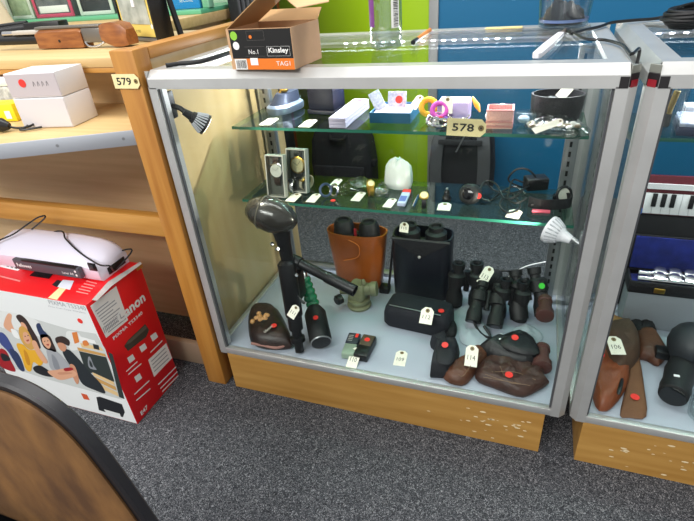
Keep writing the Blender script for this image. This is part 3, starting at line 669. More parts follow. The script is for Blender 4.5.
MB().tube([G(288, 268, y=.11), G(291, 285, y=.075), G(297, 296, y=.07), G(304, 303, y=.09)], .0042, 8, 5).build('hose', mat('grey_hose', '#6f6f6c', .4), t)
MB().box(.188, .222, .105, .16, .275, .36, .008).build('trigger_frame', gun, t)
mb = MB(); 
for p in ((272, 244), (277, 249), (296, 275), (290, 268)): mb.ell(G(*p, y=.085), (.006, .006, .006), 8)
mb.build('chrome_fittings', chrome, t)
ptag((286, 316), (294.5, 318.6), (301, 307.5), (293.5, 304), '111', 'white tag hanging on the black body of the paintball gun', p=G(292, 312, y=.028), n=V((.1, -.9, .42)).normalized())
# pouch of pellets
o = FS([(246, 338), (247, 316), (254, 305), (268, 304), (279, 312), (286, 328), (290, 346), (280, 350), (262, 350), (250, 346)], z=ZF + .022); c = sum(o, V()) / len(o)
t = thing('pellet_pouch', 'dark camouflage pouch with a window of tan pellets at the front left corner', 'pouch', (c.x, c.y, ZF))
camo = mat('dark_camo', '#0e0a0a', .4, hex2='#33201a', vscale=28, bump=.4, bscale=200)
MB().pillow([(p.x, p.y) for p in o], .05, ZF + .0003, crumple=.005, fs=40, p=5).build('bag', camo, t)
mb = MB(); mb.tube([V((g_.x, max(g_.y, .024), g_.z)) for g_ in (G(*q, z=ZF + .016) for q in ((251, 344), (262, 347.5), (276, 348), (286, 345.5)))], .004, 8, 5); mb.build('hem', mat('pink_brown_hem', '#9a6f66', .6), t)
w_ = G(260, 318, z=ZF + .047)
mb = MB()
for k in range(14):
    mb.ell(w_ + V((rnd.uniform(-.02, .02), rnd.uniform(-.022, .022), .001)), (.008, .008, .0075), 10)
mb.build('tan_pellets', mat('tan_pellet', '#b98a55', .4), t)
mb = MB(); write(mb, '68mm', G(268, 329, z=ZF + .0555), V((.25, 1, 0)), V((-1, .25, 0)), w=.034, bold=.0004); mb.build('lettering', mat('grey_print', '#b8b3ab', .5), t, flat=True)
mb = MB(); disc(mb, G(274, 326, z=ZF + .052), (.0, -.0, 1), .0085, .0025); mb.build('red_sticker', redst, t)
# level
c = G(356, 312, z=ZF); og = mat('olive_green_paint', '#74785a', .45, var=.12, vscale=40)
t = thing('survey_level', 'olive green surveying level with black knob standing between gun and leather case', 'instrument', (c.x, c.y + .035, ZF), -.2)
mb = MB(); mb.turn((0, 0, .0003), (0, 0, 1), [(0, .036), (.008, .038), (.012, .034), (.014, .028), (.02, .028), (.022, .035), (.03, .035), (.033, .026)], 26); mb.build('tribrach', og, t, False)
mb = MB(); mb.loft([[(x_, y_, z_) for x_, y_ in rrect(0, 0, w_, d_, .01)] for z_, w_, d_ in ((.033, .05, .05), (.05, .056, .05), (.08, .05, .044), (.088, .04, .036))]); mb.build('body', og, t, False)
mb = MB(); mb.turn((-.052, -.02, .058), (1, .35, .1), [(0, .014), (.03, .014), (.032, .018), (.095, .02), (.097, .023), (.115, .023)], 20); mb.build('telescope', og, t, False)
MB().turn((-.04, -.034, .04), (-.4, -1, 0), [(0, .008), (.004, .016), (.02, .016), (.024, .012)], 20).build('focus_knob', blackp, t, False)
MB().turn((.02, 0, .088), (0, 0, 1), [(0, .008), (.012, .007), (.016, .003)], 12).build('screw', og, t, False)
# light meters
for k, (p0, p1, nm, m, lab) in enumerate((((347.5, 357), (356, 331), 'a', mat('pale_green_plastic', '#93a692', .4), 'pale green light meter with dark top and red light, left of two by tag 110'), ((360, 359), (371, 334), 'b', mat('dark_olive_plastic', '#2d2e28', .45), 'dark light meter with red dot, right of two by tag 110'))):
    a = G(*p0, z=ZF + .01); b2 = G(*p1, z=ZF + .02); yaw = math.atan2(b2.y - a.y, b2.x - a.x) - PI / 2
    t = thing('light_meter', lab, 'light meter', (a.x, a.y, ZF), yaw, 'light meters under tag 110')
    L = .088; w = .036 if k == 0 else .04
    if k == 0: MB().box(-w / 2, w / 2, 0, L * .5, .0004, .022, .004).build('body', m, t, False); MB().box(-w / 2, w / 2, L * .503, L, .0004, .023, .003).build('meter_head', mat('dark_blue_grey', '#262c36', .35), t, False); 
    else: MB().box(-w / 2, w / 2, 0, L, .0004, .024, .004).build('body', blackp, t, False); MB().box(-w / 2 + .003, w / 2 - .003, L * .45, L - .004, .0242, .026, .001).build('face_plate', mat('brown_plate', '#4a4030', .5), t, False)
    mb = MB()
    if k == 0: mb.box(.005, .013, L * .78, L * .95, .0232, .0245); mb.build('red_window', redst, t, False)
    else: disc(mb, (0, L * .72, .0262), (0, 0, 1), .008); mb.build('red_sticker', redst, t, False)
    if k == 0:
        mb = MB()
        for j in range(4): mb.box(-.013, .0, L * (.6 + .08 * j), L * (.62 + .08 * j), .0232, .0236)
        mb.build('scale_marks', mat('grey_print', '#b8b3ab'), t, False)
# leather binocular case with binoculars inside
def oring(cx, cy, rx, ry, z, n_=36, e=.8): return [(cx + rx * abs(math.cos(2 * PI * k / n_)) ** e * math.copysign(1, math.cos(2 * PI * k / n_)), cy + ry * abs(math.sin(2 * PI * k / n_)) ** e * math.copysign(1, math.sin(2 * PI * k / n_)), z) for k in range(n_)]
YC = .408
zt = G(356, 236, y=YC - .04).z; xl = G(328, 230, y=YC).x; xr = G(387, 230, y=YC).x; bl_ = G(338, 270, y=YC).x; br_ = G(382, 275, y=YC).x
cxm = (xl + xr) / 2
t = thing('leather_case', 'open tan leather binocular case standing at the back of the case floor', 'binocular case', (cxm, YC, ZF))
rx0, rx1 = (br_ - bl_) / 2, (xr - xl) / 2; cb = (bl_ + br_) / 2
tn = mat('glossy_tan_leather', '#8f4a19', .3, var=.2, vscale=9, bump=.15, bscale=250, coat=.2)
mb = MB(); mb.loft([oring(cb, YC, rx0 * .96, .040, ZF + .0003), oring(cb, YC, rx0, .043, ZF + .006)] + [oring(cb + (cxm - cb) * f, YC, rx0 + (rx1 - rx0) * f, .043 + .004 * f, ZF + .006 + (zt - ZF - .006) * f) for f in (.3, .6, .9, 1)] + [oring(cxm, YC, rx1 - .004, .043, zt), oring(cb, YC, rx0 - .004, .037, ZF + .02)]); mb.build('body', tn, t)
mb = MB(); mb.rings([V(p) for p in oring(cxm, YC, rx1 + .0005, .0475, zt - .004)] + [V(oring(cxm, YC, rx1 + .0005, .0475, zt - .004)[0])], .0028, 6); mb.build('rim_binding', mat('edge_leather', '#b9692b', .4), t)
mb = MB(); pa, pb = V((cxm - rx1 * .35, YC - .0478, zt - .09)), V((cxm + rx1 * .15, YC - .0485, zt - .07)); pc_ = V((cxm + rx1 * .2, YC - .0485, zt - .03)); mb.tube([pa, pb, pc_ + V((0, -.0005, 0)), V((cxm - rx1 * .12, YC - .049, zt - .012))], .0016, 6); mb.build('raised_seam', mat('edge_leather', '#b9692b'), t)
t = thing('binoculars', 'black binoculars with a red strap tab standing inside the tan leather case', 'binoculars', (cxm, YC, zt - .15), 0, 'black binoculars')
for k, s_ in enumerate((-1, 1)):
    MB().turn((cxm + s_ * .042, YC - .002, ZF + .022), (0, 0, 1), [(0, .026), (.1, .028), (.11, .032), (zt - ZF - .03, .034), (zt - ZF, .031), (zt - ZF + .012, .024), (zt - ZF + .012, .018), (zt - ZF + .004, .017)], 22).build('barrel', blackr, t)
MB().box(cxm - .014, cxm + .014, YC - .012, YC + .012, zt - .07, zt - .008, .004).build('bridge', blackp, t)
MB().box(cxm - .004, cxm + .005, YC - .018, YC - .0145, zt - .04, zt + .012, .001).build('red_strap_tab', mat('dark_red', '#9c1f26', .5), t)
# black case
YB = .405
xl = G(394, 240, y=YB).x; xr = G(453, 244, y=YB).x; zt = G(422, 240, y=YB - .045).z
cxm = (xl + xr) / 2; rx = (xr - xl) / 2
t = thing('black_case', 'upright black leather binocular case with flap and tag at the back of the floor', 'binocular case', (cxm, YB, ZF))
bks = mat('smooth_black_leather', '#10131b', .35, bump=.3, bscale=300)
mb = MB(); mb.loft([oring(cxm, YB, rx * f, .046 * g, ZF + z, e=.5) for z, f, g in ((.0003, .93, .9), (.006, .97, 1), (.1, 1, 1.05), (zt - ZF, 1.0, 1.05), (zt - ZF, .95, .95), (.03, .9, .9))]); mb.build('body', bks, t)
mb = MB(); mb.loft([[(cxm - rx * .97, YB - .051, zt - .002), (cxm, YB - .0525, zt - .062), (cxm + rx * .97, YB - .051, zt - .002)], [(cxm - rx * .97, YB - .047, zt + .002), (cxm, YB - .0495, zt - .06), (cxm + rx * .97, YB - .047, zt + .002)]], closed=True); mb.build('flap_edge', blackl, t)
MB().turn((cxm, YB - .0528, zt - .055), (0, -1, 0), [(0, .005), (.003, .004), (.004, .001)], 12).build('stud', alu, t)
MB().tube([(cxm - rx, YB, zt - .02), (cxm - rx - .006, YB - .01, zt - .09), (cxm - rx - .014, YB - .02, ZF + .04), (cxm - rx - .02, YB - .03, ZF + .008)], .004, 8).build('strap', blackl, t)
MB().box(cxm - rx - .045, cxm - rx - .012, YB - .04, YB - .006, ZF + .0005, ZF + .022, .004).build('strap_buckle', blackp, t)
t = thing('binoculars', 'black binoculars standing inside the upright black leather case', 'binoculars', (cxm, YB, ZF + .04), 0, 'black binoculars')
for s_ in (-1, 1): MB().turn((cxm + s_ * .04, YB - .003, ZF + .032), (0, 0, 1), [(0, .024), (zt - ZF - .05, .032), (zt - ZF - .025, .032), (zt - ZF - .018, .022), (zt - ZF - .004, .022), (zt - ZF - .004, .016), (zt - ZF - .012, .015)], 22).build('barrel', blackr, t)
MB().box(cxm - .016, cxm + .016, YB - .012, YB + .012, zt - .07, zt - .02, .004).build('bridge', blackp, t)
ptag((398.5, 232), (409, 232.5), (408.5, 222), (401, 222.5), '115', 'pale tag on the top of the upright black leather case', p=V((cxm, YB - .0555, zt)), n=V((0, -1, .25)).normalized())
# black zipped pouch
a = G(383, 325, z=ZF); b2 = G(447, 340, z=ZF)
t = thing('zipped_pouch', 'black zipped rectangular pouch lying on the case floor, tag 112 on its front', 'pouch', ((a.x + b2.x) / 2, (a.y + b2.y) / 2, ZF), -.10)
w = (b2 - a).length
mb = MB(); mb.loft([[(x_, y_, z_) for x_, y_ in rrect(0, .045, w * f, .095 * g, .018)] for z_, f, g in ((.0003, .94, .9), (.012, 1, 1), (.045, .99, 1), (.062, .95, .93), (.07, .86, .8))]); mb.build('body', mat('black_nylon', '#10131c', .8, bump=.5, bscale=250), t, False)
mb = MB(); mb.box(-w * .4, w * .38, .008, .0115, .0728, .0745, .001); mb.build('zip', alug, t, False)
mb = MB(); disc(mb, (w * .36, .03, .0732), (0, 0, 1), .0085, .0012); mb.build('red_sticker', redst, t, False)
mb = MB(); mb.pillow([(w * .46, .0), (w * .56, -.005), (w * .6, .025), (w * .56, .06), (w * .47, .07)], .028, .0004, crumple=.006, fs=60); mb.build('side_flap', black, t, False)
ptag((419, 322.5), (431.5, 325.5), (434.5, 309.5), (422.5, 305.5), '112', 'white tag lying against the front of the black zipped pouch', p=G(427, 314, z=ZF + .085), n=V((-.1, -.65, .75)).normalized())
# binoculars
def binoc(name, label, p, ax, across, s=1.0, cat='binoculars', m=blackr, sticker=False, porro=True, settle=True):
    p = V(p); t = thing(name, label, cat, (p.x, p.y, ZF), 0, 'black binoculars' if m is blackr else None)
    ax = V(ax).normalized(); ac = V(across); ac = (ac - ax * ac.dot(ax)).normalized()
    for k in (-1, 1):
        o = p + ac * k * .034 * s
        pr = [(0, .0215), (.001, .0255), (.03, .0255), (.055, .019), (.075, .02)] if porro else [(0, .019), (.001, .021), (.05, .021), (.075, .019)]
        bq = MB().turn(o, ax, [(h * s, r * s) for h, r in pr], 22).build('barrel', m, t)
        MB().turn(o + ax * .003 * s, ax, [(-.0032 * s, .019 * s), (-.0026 * s, .012 * s)], 20).build('objective_lens', mat('dark_lens', '#05060a', .08), bq)
        oi = p + ac * k * (.026 if porro else .034) * s
        mb = MB(); mb.turn(o.lerp(oi, .5) + ax * .07 * s, ax, [(0, .018 * s), (.003 * s, .026 * s), (.034 * s, .027 * s), (.042 * s, .018 * s)], 18); mb.build('prism_housing', m, t)
        eb = MB().turn(oi + ax * .108 * s, ax, [(0, .0145 * s), (.014 * s, .0145 * s), (.016 * s, .0185 * s), (.034 * s, .0195 * s), (.034 * s, .0135 * s), (.026 * s, .012 * s)], 22).build('eyecup', blackr if m is blackr else m, t)
        MB().turn(oi + ax * (.1335 * s), ax, [(0, .0122 * s), (.001 * s, .0115 * s)], 18).build('eyepiece_lens', mat('dark_lens', '#05060a', .08), eb)
    MB().rings([p + ax * .05 * s, p + ax * .115 * s], .009 * s, 14).build('focus_wheel', blackp, t)
    nn = ax.cross(ac); 
    mb = MB(); q = p + ax * .095 * s; mb.loft([[q + ac * a_ * .04 * s + ax * b_ * .012 * s + nn * z for a_, b_ in ((-1, -1), (1, -1), (1, 1), (-1, 1))] for z in (-.007 * s, .007 * s)]); mb.build('bridge', m if m is not blackr else blackp, t)
    if sticker: 
        mb = MB(); disc(mb, p + ac * .034 * s + ax * .088 * s - nn * math.copysign(.0268 * s, nn.z) * -1, nn * math.copysign(1, nn.z), .0085, .0012); mb.build('green_sticker', greenst, t)
    if settle:
        lo = min((o_.matrix_basis @ v_.co).z for o_ in t.children for v_ in o_.data.vertices); t.location.z += ZF + .0004 - (t.location.z + lo)
    return t
c = G(465, 305, z=ZF)
binoc('binoculars', 'black binoculars standing upright at the left of the binocular group, behind the grey plastic', (c.x, c.y + .0, ZF), (.0, .1, 1), (1, .25, 0), 1.0)
c = G(483, 330, z=ZF)
t2 = binoc('binoculars', 'black binoculars with dangling strap, frontmost of the binocular group', (c.x, c.y, ZF + .03), (.05, .75, .55), (1, .1, 0), .88)
MB().tube([G(474, 308, z=ZF + .06), G(473, 318, z=ZF + .035), G(478, 330, z=ZF + .01), G(486, 337, z=ZF + .006), G(490, 336, z=ZF + .006), G(484, 326, z=ZF + .02)], .004, 6, 5).build('neck_strap', blackl, t2)
c = G(512, 322, z=ZF)
binoc('binoculars', 'black binoculars standing in the middle of the group, left of the green dotted pair', (c.x - .012, c.y + .012, ZF), (.05, .12, 1), (1, .05, 0), .88)
c = G(538, 322, z=ZF)
binoc('binoculars', 'black binoculars with raised round eyecups and a green dot, right side of the case', (c.x - .019, c.y - .006, ZF + .03), (-.25, .5, .85), (1, .35, .2), 1.0, sticker=True)
c = G(492, 296, z=ZF)
MBs = MB().tube([G(443, 268, y=.43), G(452, 266, y=.44), G(460, 274, y=.44), G(470, 283, y=.44), G(495, 272, y=.44), G(512, 272, y=.44), G(526, 282, y=.43)], .0035, 8, 5)
tag(MBs.build('binocular_strap', blackl), 'thin black strap arching behind the binoculars at the back of the case', 'strap')
bx = G(487, 284, z=ZF + .1); c = G(487, 300, z=ZF)
t = thing('binocular_pouch', 'black fabric pouch behind the binoculars under the tag 113', 'pouch', (c.x, c.y, ZF))
mb = MB(); mb.loft([[(c.x + x_, min(c.y + .01 + y_, .455), ZF + z_) for x_, y_ in rrect(0, 0, .08 * f, .06 * f, .015)] for z_, f in ((.0004, .92), (.01, 1), (.07, 1), (.09, .9), (.098, .7))]); mb.build('body', black, t)
ptag((475, 281.5), (487, 286), (495, 268.5), (487, 265.5), '113', 'white tag standing on top of the black binoculars at the back of the case floor', p=G(484, 280, z=ZF + .105), n=V((0, -.85, .5)).normalized())
grayp = bpy.data.materials.new('grey_plastic_film'); grayp.use_nodes = True
b = grayp.node_tree.nodes['Principled BSDF']; b.inputs['Base Color'].default_value = lin('#b9c0cc'); b.inputs['Roughness'].default_value = .3; b.inputs['Alpha'].default_value = .75
for ol, lab in (([(452, 318), (462, 306), (478, 308), (484, 322), (491, 336), (478, 347), (462, 343), (458, 330)], 'crumpled grey plastic sheet on the floor left of the strapped binoculars'), ([(508, 338), (520, 325), (534, 327), (543, 338), (530, 345)], 'pale plastic sheet on the floor below the green dotted binoculars')):
    o = FS(ol, z=ZF + .003); tag(MB().pillow([(p.x, p.y) for p in o], .012, ZF + .0002, crumple=.007, fs=45).build('plastic_sheet', grayp), lab, 'sheet')
# leather lots at the right front
o = FS([(431, 362), (436, 345), (430, 340), (444, 335), (447, 341), (457, 344), (460, 350), (456, 366), (447, 373), (430, 372)], z=ZF + .025); c = sum(o, V()) / len(o)
t = thing('belt_pouch', 'small dark navy belt pouch with a red dot, left of tag 114', 'pouch', (c.x, c.y, ZF)); MB().pillow([(p.x, p.y) for p in o], .055, ZF + .0003, crumple=.008, fs=45, p=9, sm=1).build('body', mat('dark_navy_cloth', '#0d0f17', .7, bump=.3, bscale=300), t)
o = FS([(438, 343), (452, 345), (456, 352), (450, 362), (436, 358)], z=ZF + .06); MB().pillow([(p.x, p.y) for p in o], .012, ZF + .048, p=3).build('flap', mat('dark_navy_cloth'), t)
mb = MB(); disc(mb, G(445, 345, z=ZF + .064), (0, -.3, 1), .0085, .0012); mb.build('red_sticker', redst, t)
o = FS([(441, 380), (448, 372), (458, 366), (468, 354), (478, 345), (488, 350), (487, 362), (476, 374), (468, 386), (460, 391), (447, 388)], z=ZF + .014); c = sum(o, V()) / len(o)
t = thing('brown_holster', 'mid brown leather holster lying diagonally under tag 114', 'holster', (c.x, c.y, ZF)); MB().pillow([(p.x, p.y) for p in o], .036, ZF + .0003, crumple=.01, fs=40, sm=2, p=6).build('body', brownl, t)
mb = MB(); mb.tube([V((G(456, 386, z=ZF + .036).x, .03, ZF + .034)), G(463, 376, z=ZF + .041), G(472, 364, z=ZF + .041), G(481, 354, z=ZF + .036)], .0008, 6); mb.build('seam', stitch, t)
o = FS([(474, 380), (478, 368), (490, 357), (505, 354), (522, 362), (540, 368), (547, 374), (541, 381), (549, 388), (538, 398), (524, 406), (508, 402), (490, 394), (476, 388)], z=ZF + .012); c = sum(o, V()) / len(o)
t = thing('leather_holster', 'large dark brown stitched leather holster with a red dot at the case front', 'holster', (c.x, c.y, ZF)); MB().pillow([(p.x, p.y) for p in o], .034, ZF + .0003, crumple=.012, fs=36, p=8, sm=2, under=.45).build('body', dbrown, t)
for q in (((482, 385), (500, 394), (522, 400)), ((500, 366), (508, 382), (520, 398)), ((492, 372), (515, 372), (536, 380)), ((485, 374), (505, 384), (530, 392))):
    mb = MB(); mb.tube([V((g_.x, max(g_.y, .034), g_.z)) for g_ in (G(*p, z=ZF + .0355) for p in q)], .0007, 6); mb.build('stitching', stitch, t)
mb = MB(); disc(mb, G(509, 375, z=ZF + .037), (0, -.1, 1), .0095, .0015); mb.build('red_sticker', redst, t)
o = FS([(477, 346), (487, 340), (500, 336), (512, 331), (530, 334), (538, 342), (541, 356), (536, 364), (520, 364), (503, 359), (486, 353)], z=ZF + .03); c = sum(o, V()) / len(o)
t = thing('leather_pouch', 'black leather flap pouch with a red dot lying above the brown stitched holster', 'pouch', (c.x, c.y + .02, ZF)); 
MB().pillow([(p.x, p.y) for p in o], .052, ZF + .0003, crumple=.012, fs=34, p=5, sm=2).build('body', blackl, t)
o = FS([(499, 338), (512, 331), (530, 334), (538, 343), (539, 351), (525, 352), (508, 347)], z=ZF + .06); MB().pillow([(p.x, p.y) for p in o], .014, ZF + .047, p=4).build('flap', blackl, t)
mb = MB(); disc(mb, G(515, 337.5, z=ZF + .063), (0, -.2, 1), .009, .0012); mb.build('red_sticker', redst, t)
mb = MB(); mb.pillow([(p.x, p.y) for p in GS([(496, 337), (501, 332), (505, 336), (500, 341)], z=ZF + .052)], .008, ZF + .045, crumple=.004, fs=90); mb.build('white_paper_slip', wpaper, t)
bro = mat('red_brown_leather', '#4f2f2a', .5, bump=.4, bscale=300)
c = G(545, 352, z=ZF)
t = thing('opera_glasses', 'dark red-brown opera glasses at the right edge of the case floor', 'opera glasses', (c.x, c.y, ZF))
e0 = V((X1 - .045, .17, ZF + .03)); 
for k, dz in ((0, 0), (1, .046)):
    o0 = G(545, 352, x=X1 - .05) if k == 0 else G(543, 330, x=X1 - .05); o0 = V((X1 - .056, max(o0.y - .02, .09), ZF + .0285 + dz))
    MB().turn(o0 + V((0, -.035, 0)), (0, 1, .06), [(0, .02), (.002, .0235), (.02, .0235), (.024, .017), (.06, .016), (.062, .0195), (.075, .0185)], 20).build('barrel', bro, t)
MB().box(X1 - .062, X1 - .05, o0.y - .01, o0.y + .02, ZF + .045, ZF + .06, .003).build('bridge', bro, t)
ptag((464, 364), (477, 369), (478.5, 347), (467, 343.5), '114', 'white tag numbered 114 standing against the diagonal brown holster', p=G(470, 366, z=ZF + .04), n=V((-.1, -.75, .65)).normalized(), imat=ink)
tag(MB().tube([G(500, 284, y=.445), G(515, 272, y=.45), G(530, 265, y=.45), G(551, 261, y=.45)], .0016, 6, 5).build('white_cable', wpaper), 'thin white cord across the carpet view at the back of the left case', 'cord')
# ------------------------------------------------------------------ right hand case lots
sued = mat('brown_suede', '#6e4a30', .8, bump=.4, bscale=300, var=.15, vscale=20)
o = FS([(598, 410), (592, 380), (600, 345), (612, 330), (622, 345), (632, 368), (628, 392), (615, 412), (606, 416)], x0=X2 + .03, x1=2, z=ZF + .03); c = sum(o, V()) / len(o)
gp = 'leather holsters in the right hand case'
t = thing('knife_sheath', 'pointed red-brown leather sheath with stitched edge, frontmost in the right case', 'sheath', (c.x, c.y, ZF), 0, gp)
MB().pillow([(p.x, p.y) for p in o], .042, ZF + .0003, p=6, crumple=.007, fs=36, sm=2).build('body', tanl if False else mat('red_brown_sheath', '#824323', .45, bump=.3, bscale=250, var=.15, vscale=15), t)
cc = c; oo = [cc + (p - cc) * .88 for p in o]; oo.append(oo[0].copy())
mb = MB(); mb.tube([V((p.x, p.y, ZF + .0315)) for p in oo], .0013, 6); mb.build('stitching', stitch, t)
mb = MB(); mb.pillow([(p.x, p.y) for p in GS([(617, 392), (621, 378), (624, 380), (621, 393)], z=ZF + .043)], .004, ZF + .040); mb.build('slot', blackp, t)
for q in ((601, 355), (598, 365)):
    mb = MB(); disc(mb, G(*q, z=ZF + .042), (0, 0, 1), .009, .0015); mb.build('red_sticker', redst, t)
o = FS([(622, 340), (632, 338), (640, 360), (646, 395), (649, 428), (632, 430), (622, 427), (626, 400), (629, 375)], x0=X2 + .03, x1=2, z=ZF + .006); c = sum(o, V()) / len(o)
t = thing('suede_strap', 'flat brown suede strap with a red dot lying towards the case front', 'strap', (c.x, c.y, ZF), 0, gp); MB().pillow([(p.x, p.y) for p in o], .018, ZF + .0003, p=5).build('body', sued, t)
mb = MB(); disc(mb, G(635, 397, z=ZF + .02), (0, 0, 1), .0095, .0012); mb.build('red_sticker', redst, t)
o = FS([(600, 330), (612, 318), (630, 316), (640, 330), (642, 348), (632, 362), (618, 368), (604, 350)], x0=X2 + .03, x1=2, z=ZF + .045); c = sum(o, V()) / len(o)
t = thing('holster', 'rounded dark brown leather pouch under tag 106 in the right case', 'holster', (c.x, c.y, ZF), 0, gp); MB().pillow([(p.x, p.y) for p in o], .07, ZF + .0003, p=3, crumple=.006, fs=35).build('body', mat('dark_suede', '#4d3626', .7, bump=.4, bscale=250, var=.2, vscale=20), t)
o = FS([(636, 330), (652, 326), (664, 342), (668, 352), (660, 362), (648, 356), (638, 352)], x0=X2 + .03, x1=2, z=ZF + .02); c = sum(o, V()) / len(o)
t = thing('brown_strap', 'light brown leather strap with dark metal buckle, right of tag 106', 'strap', (c.x, c.y, ZF), 0, gp); MB().pillow([(p.x, p.y) for p in o], .035, ZF + .0003, p=4).build('body', brownl, t)
q = G(664, 352, z=ZF + .035); MB().box(q.x - .02, q.x + .016, q.y - .016, q.y + .016, ZF + .02, ZF + .045, .005).build('buckle', gun, t)
o = FS([(628, 318), (640, 314), (652, 318), (658, 330), (645, 335), (634, 330)], x0=X2 + .03, x1=2, z=ZF + .02); c = sum(o, V()) / len(o)
tag(MB().pillow([(p.x, p.y) for p in o], .03, ZF + .0003, crumple=.01, fs=60).build('black_pouch', black), 'small black folded pouch behind the brown straps of the right case', 'pouch', gp)
o = FS([(602, 318), (608, 312), (622, 318), (632, 322), (622, 330), (610, 330)], x0=X2 + .03, x1=2, z=ZF + .03); c = sum(o, V()) / len(o)
tag(MB().pillow([(p.x, p.y) for p in o], .04, ZF + .0003, p=4).build('tan_strap', mat('tan_strap_leather', '#8a6236', .6, bump=.3)), 'tan leather strap end behind the dark brown pouch', 'strap', gp)
ptag((611.5, 357), (626, 352.5), (619, 336), (606, 337), '106', 'white tag numbered 106 on the brown leather in the right hand case', p=G(615, 348, z=ZF + .072), n=V((.05, -.25, 1)).normalized())
# black monocular
a = G(672, 398, z=ZF + .03); b2 = G(690, 345, z=ZF + .05)
t = thing('spotting_scope', 'black rubber armoured night scope lying in the right hand case', 'scope', (a.x + .04, a.y + .1, ZF))
d = (V((b2.x, b2.y, 0)) - V((a.x, a.y, 0))).normalized(); L = .17; st = V((a.x, a.y, ZF + .036))
MB().turn(st, d, [(0, .024), (.003, .03), (.03, .032), (.05, .03), (.09, .034), (.13, .03), (L, .028)], 24).build('body', blackr, t)
MB().turn(st - d * .001, d, [(-.001, .026), (0, .012)], 20).build('front_lens', mat('dark_lens'), t)
e2 = st + d * .15 + V((.005, .01, .035)); MB().ell(e2, (.05, .06, .055), 20).build('upper_housing', mat('dark_slate_rubber', '#23282e', .5), t)
MB().box(st.x + .0, st.x + .012, st.y + .03, st.y + .036, st.z + .0315, st.z + .0345, .001).build('white_mark', wpaper, t)
MB().box(e2.x + .02, e2.x + .034, e2.y - .062, e2.y - .05, e2.z - .008, e2.z + .004, .002).build('blue_button', mat('blue_button', '#5c95b8', .4), t)
c = G(692, 415, z=ZF)
t = thing('glass_tumbler', 'clear glass ornament at the right edge beside the black scope', 'glass', (c.x + .02, c.y, ZF)); MB().turn((c.x + .02, c.y, ZF + .0004), (0, 0, 1), [(0, .026), (.004, .03), (.06, .034), (.06, .031), (.008, .026)], 24).build('body', clear, t)
a = G(650, 296, z=ZF + .012)
t = thing('black_handled_tool', 'steel rod with black ribbed handle lying before the flute case', 'tool', (a.x, min(a.y, .44), ZF)); y_ = min(a.y, .435)
MB().turn((a.x - .012, y_ - .018, ZF + .0125), (1, -.05, 0), [(0, .007), (.004, .012), (.07, .0118), (.075, .006)], 16).build('handle', blackr, t); MB().cyl((a.x + .062, y_ - .022, ZF + .0125), (a.x + .25, y_ - .031, ZF + .0125), .0042).build('rod', chrome, t); MB().cyl((a.x - .04, y_ - .018, ZF + .0125), (a.x - .013, y_ - .018, ZF + .0125), .004).build('tip', chrome, t)
# flute case, raised on the back of the case
vel = mat('blue_velvet', '#12216e', .9, var=.3, vscale=30, bump=.3, bscale=400)
fy = .41; p0 = G(628, 289, y=fy - .045)
xf = p0.x; zf_ = p0.z
FX1 = X2 + W - .05
t = thing('flute_case', 'open black flute case lined in blue velvet, right hand case', 'instrument case', (xf + .18, fy, ZF))
zt = G(632, 281, y=fy - .045).z; zb = ZF + .034
hh = .036; xe = xf + .40; y0 = fy - .045; y1 = fy + .027
zb = max(ZF + .0005, zt - hh)
mb = MB(); mb.box(xf, xe, y0, y0 + .006, zb, zt, .002); mb.box(xf, xe, y1 - .006, y1, zb, zt, .002); mb.box(xf, xf + .006, y0 + .006, y1 - .006, zb, zt, .002); mb.box(xe - .006, xe, y0 + .006, y1 - .006, zb, zt, .002); mb.box(xf + .006, xe - .006, y0 + .006, y1 - .006, zb, zb + .008); sh = mb.build('lower_shell', blackl, t)
MB().box(xf + .0062, xe - .0062, y0 + .0062, y1 - .0062, zb + .0082, zt - .015, .002).build('velvet_lining', vel, t)
mb = MB(); th = math.radians(3); mb.M = MX.Translation((xf, y1 - .002, zt + .001)) @ MX.Rotation(-th, 4, 'X'); mb.box(0, xe - xf, 0, .006, 0, .1, .002); lid = mb.build('lid', blackl, t)
mb = MB(); mb.M = MX.Translation((xf, y1 - .002, zt + .001)) @ MX.Rotation(-th, 4, 'X'); mb.box(.004, xe - xf - .004, -.006, -.0002, .003, .097, .002); mb.build('lid_lining', vel, lid)
q = G(659, 291, y=y0); mb = MB(); mb.box(q.x - .013, q.x + .013, y0 - .005, y0 - .0003, q.z - .006, q.z + .009, .002); mb.build('brass_latch', gold, t)
if zb > ZF + .002:
    tag(MB().box(xf + .004, xe, y0 + .004, y1 - .001, ZF + .0004, zb - .0006, .002).build('riser_block', mat('grey_riser', '#868c93', .5)), 'low grey riser under the flute case in the right hand case', 'riser')
silv = mat('silver_plate', '#d9d9dc', .18, 1)
def flute(y, z, x0_, x1_, keys, lab):
    t = thing('flute_joint', lab, 'flute', (x0_ + .1, y, z - .012), 0, 'silver flute sections in the velvet case')
    MB().turn((x0_, y, z), (1, 0, 0), [(0, .0085), (.03, .0085), (.031, .0105), (.04, .0105), (.041, .0095), (x1_ - x0_, .0095)], 18).build('tube', silv, t)
    MB().cyl((x0_ + .03, y - .011, z + .009), (x1_, y - .011, z + .009), .0018).build('key_rod', silv, t)
    for k in range(keys):
        x_ = x0_ + .05 + k * .035
        MB().turn((x_, y, z + .0095), (0, -.35, 1), [(0, .006), (.003, .006), (.0032, .0145), (.006, .0145), (.0068, .011)], 18).build('key', silv, t)
flute(y0 + .023, zt - .003, xf + .02, xf + .37, 9, 'silver flute section nearest the front in the blue velvet case')
flute(y0 + .05, zt - .002, xf + .025, xf + .37, 9, 'silver flute section behind, against the lid of the blue velvet case')
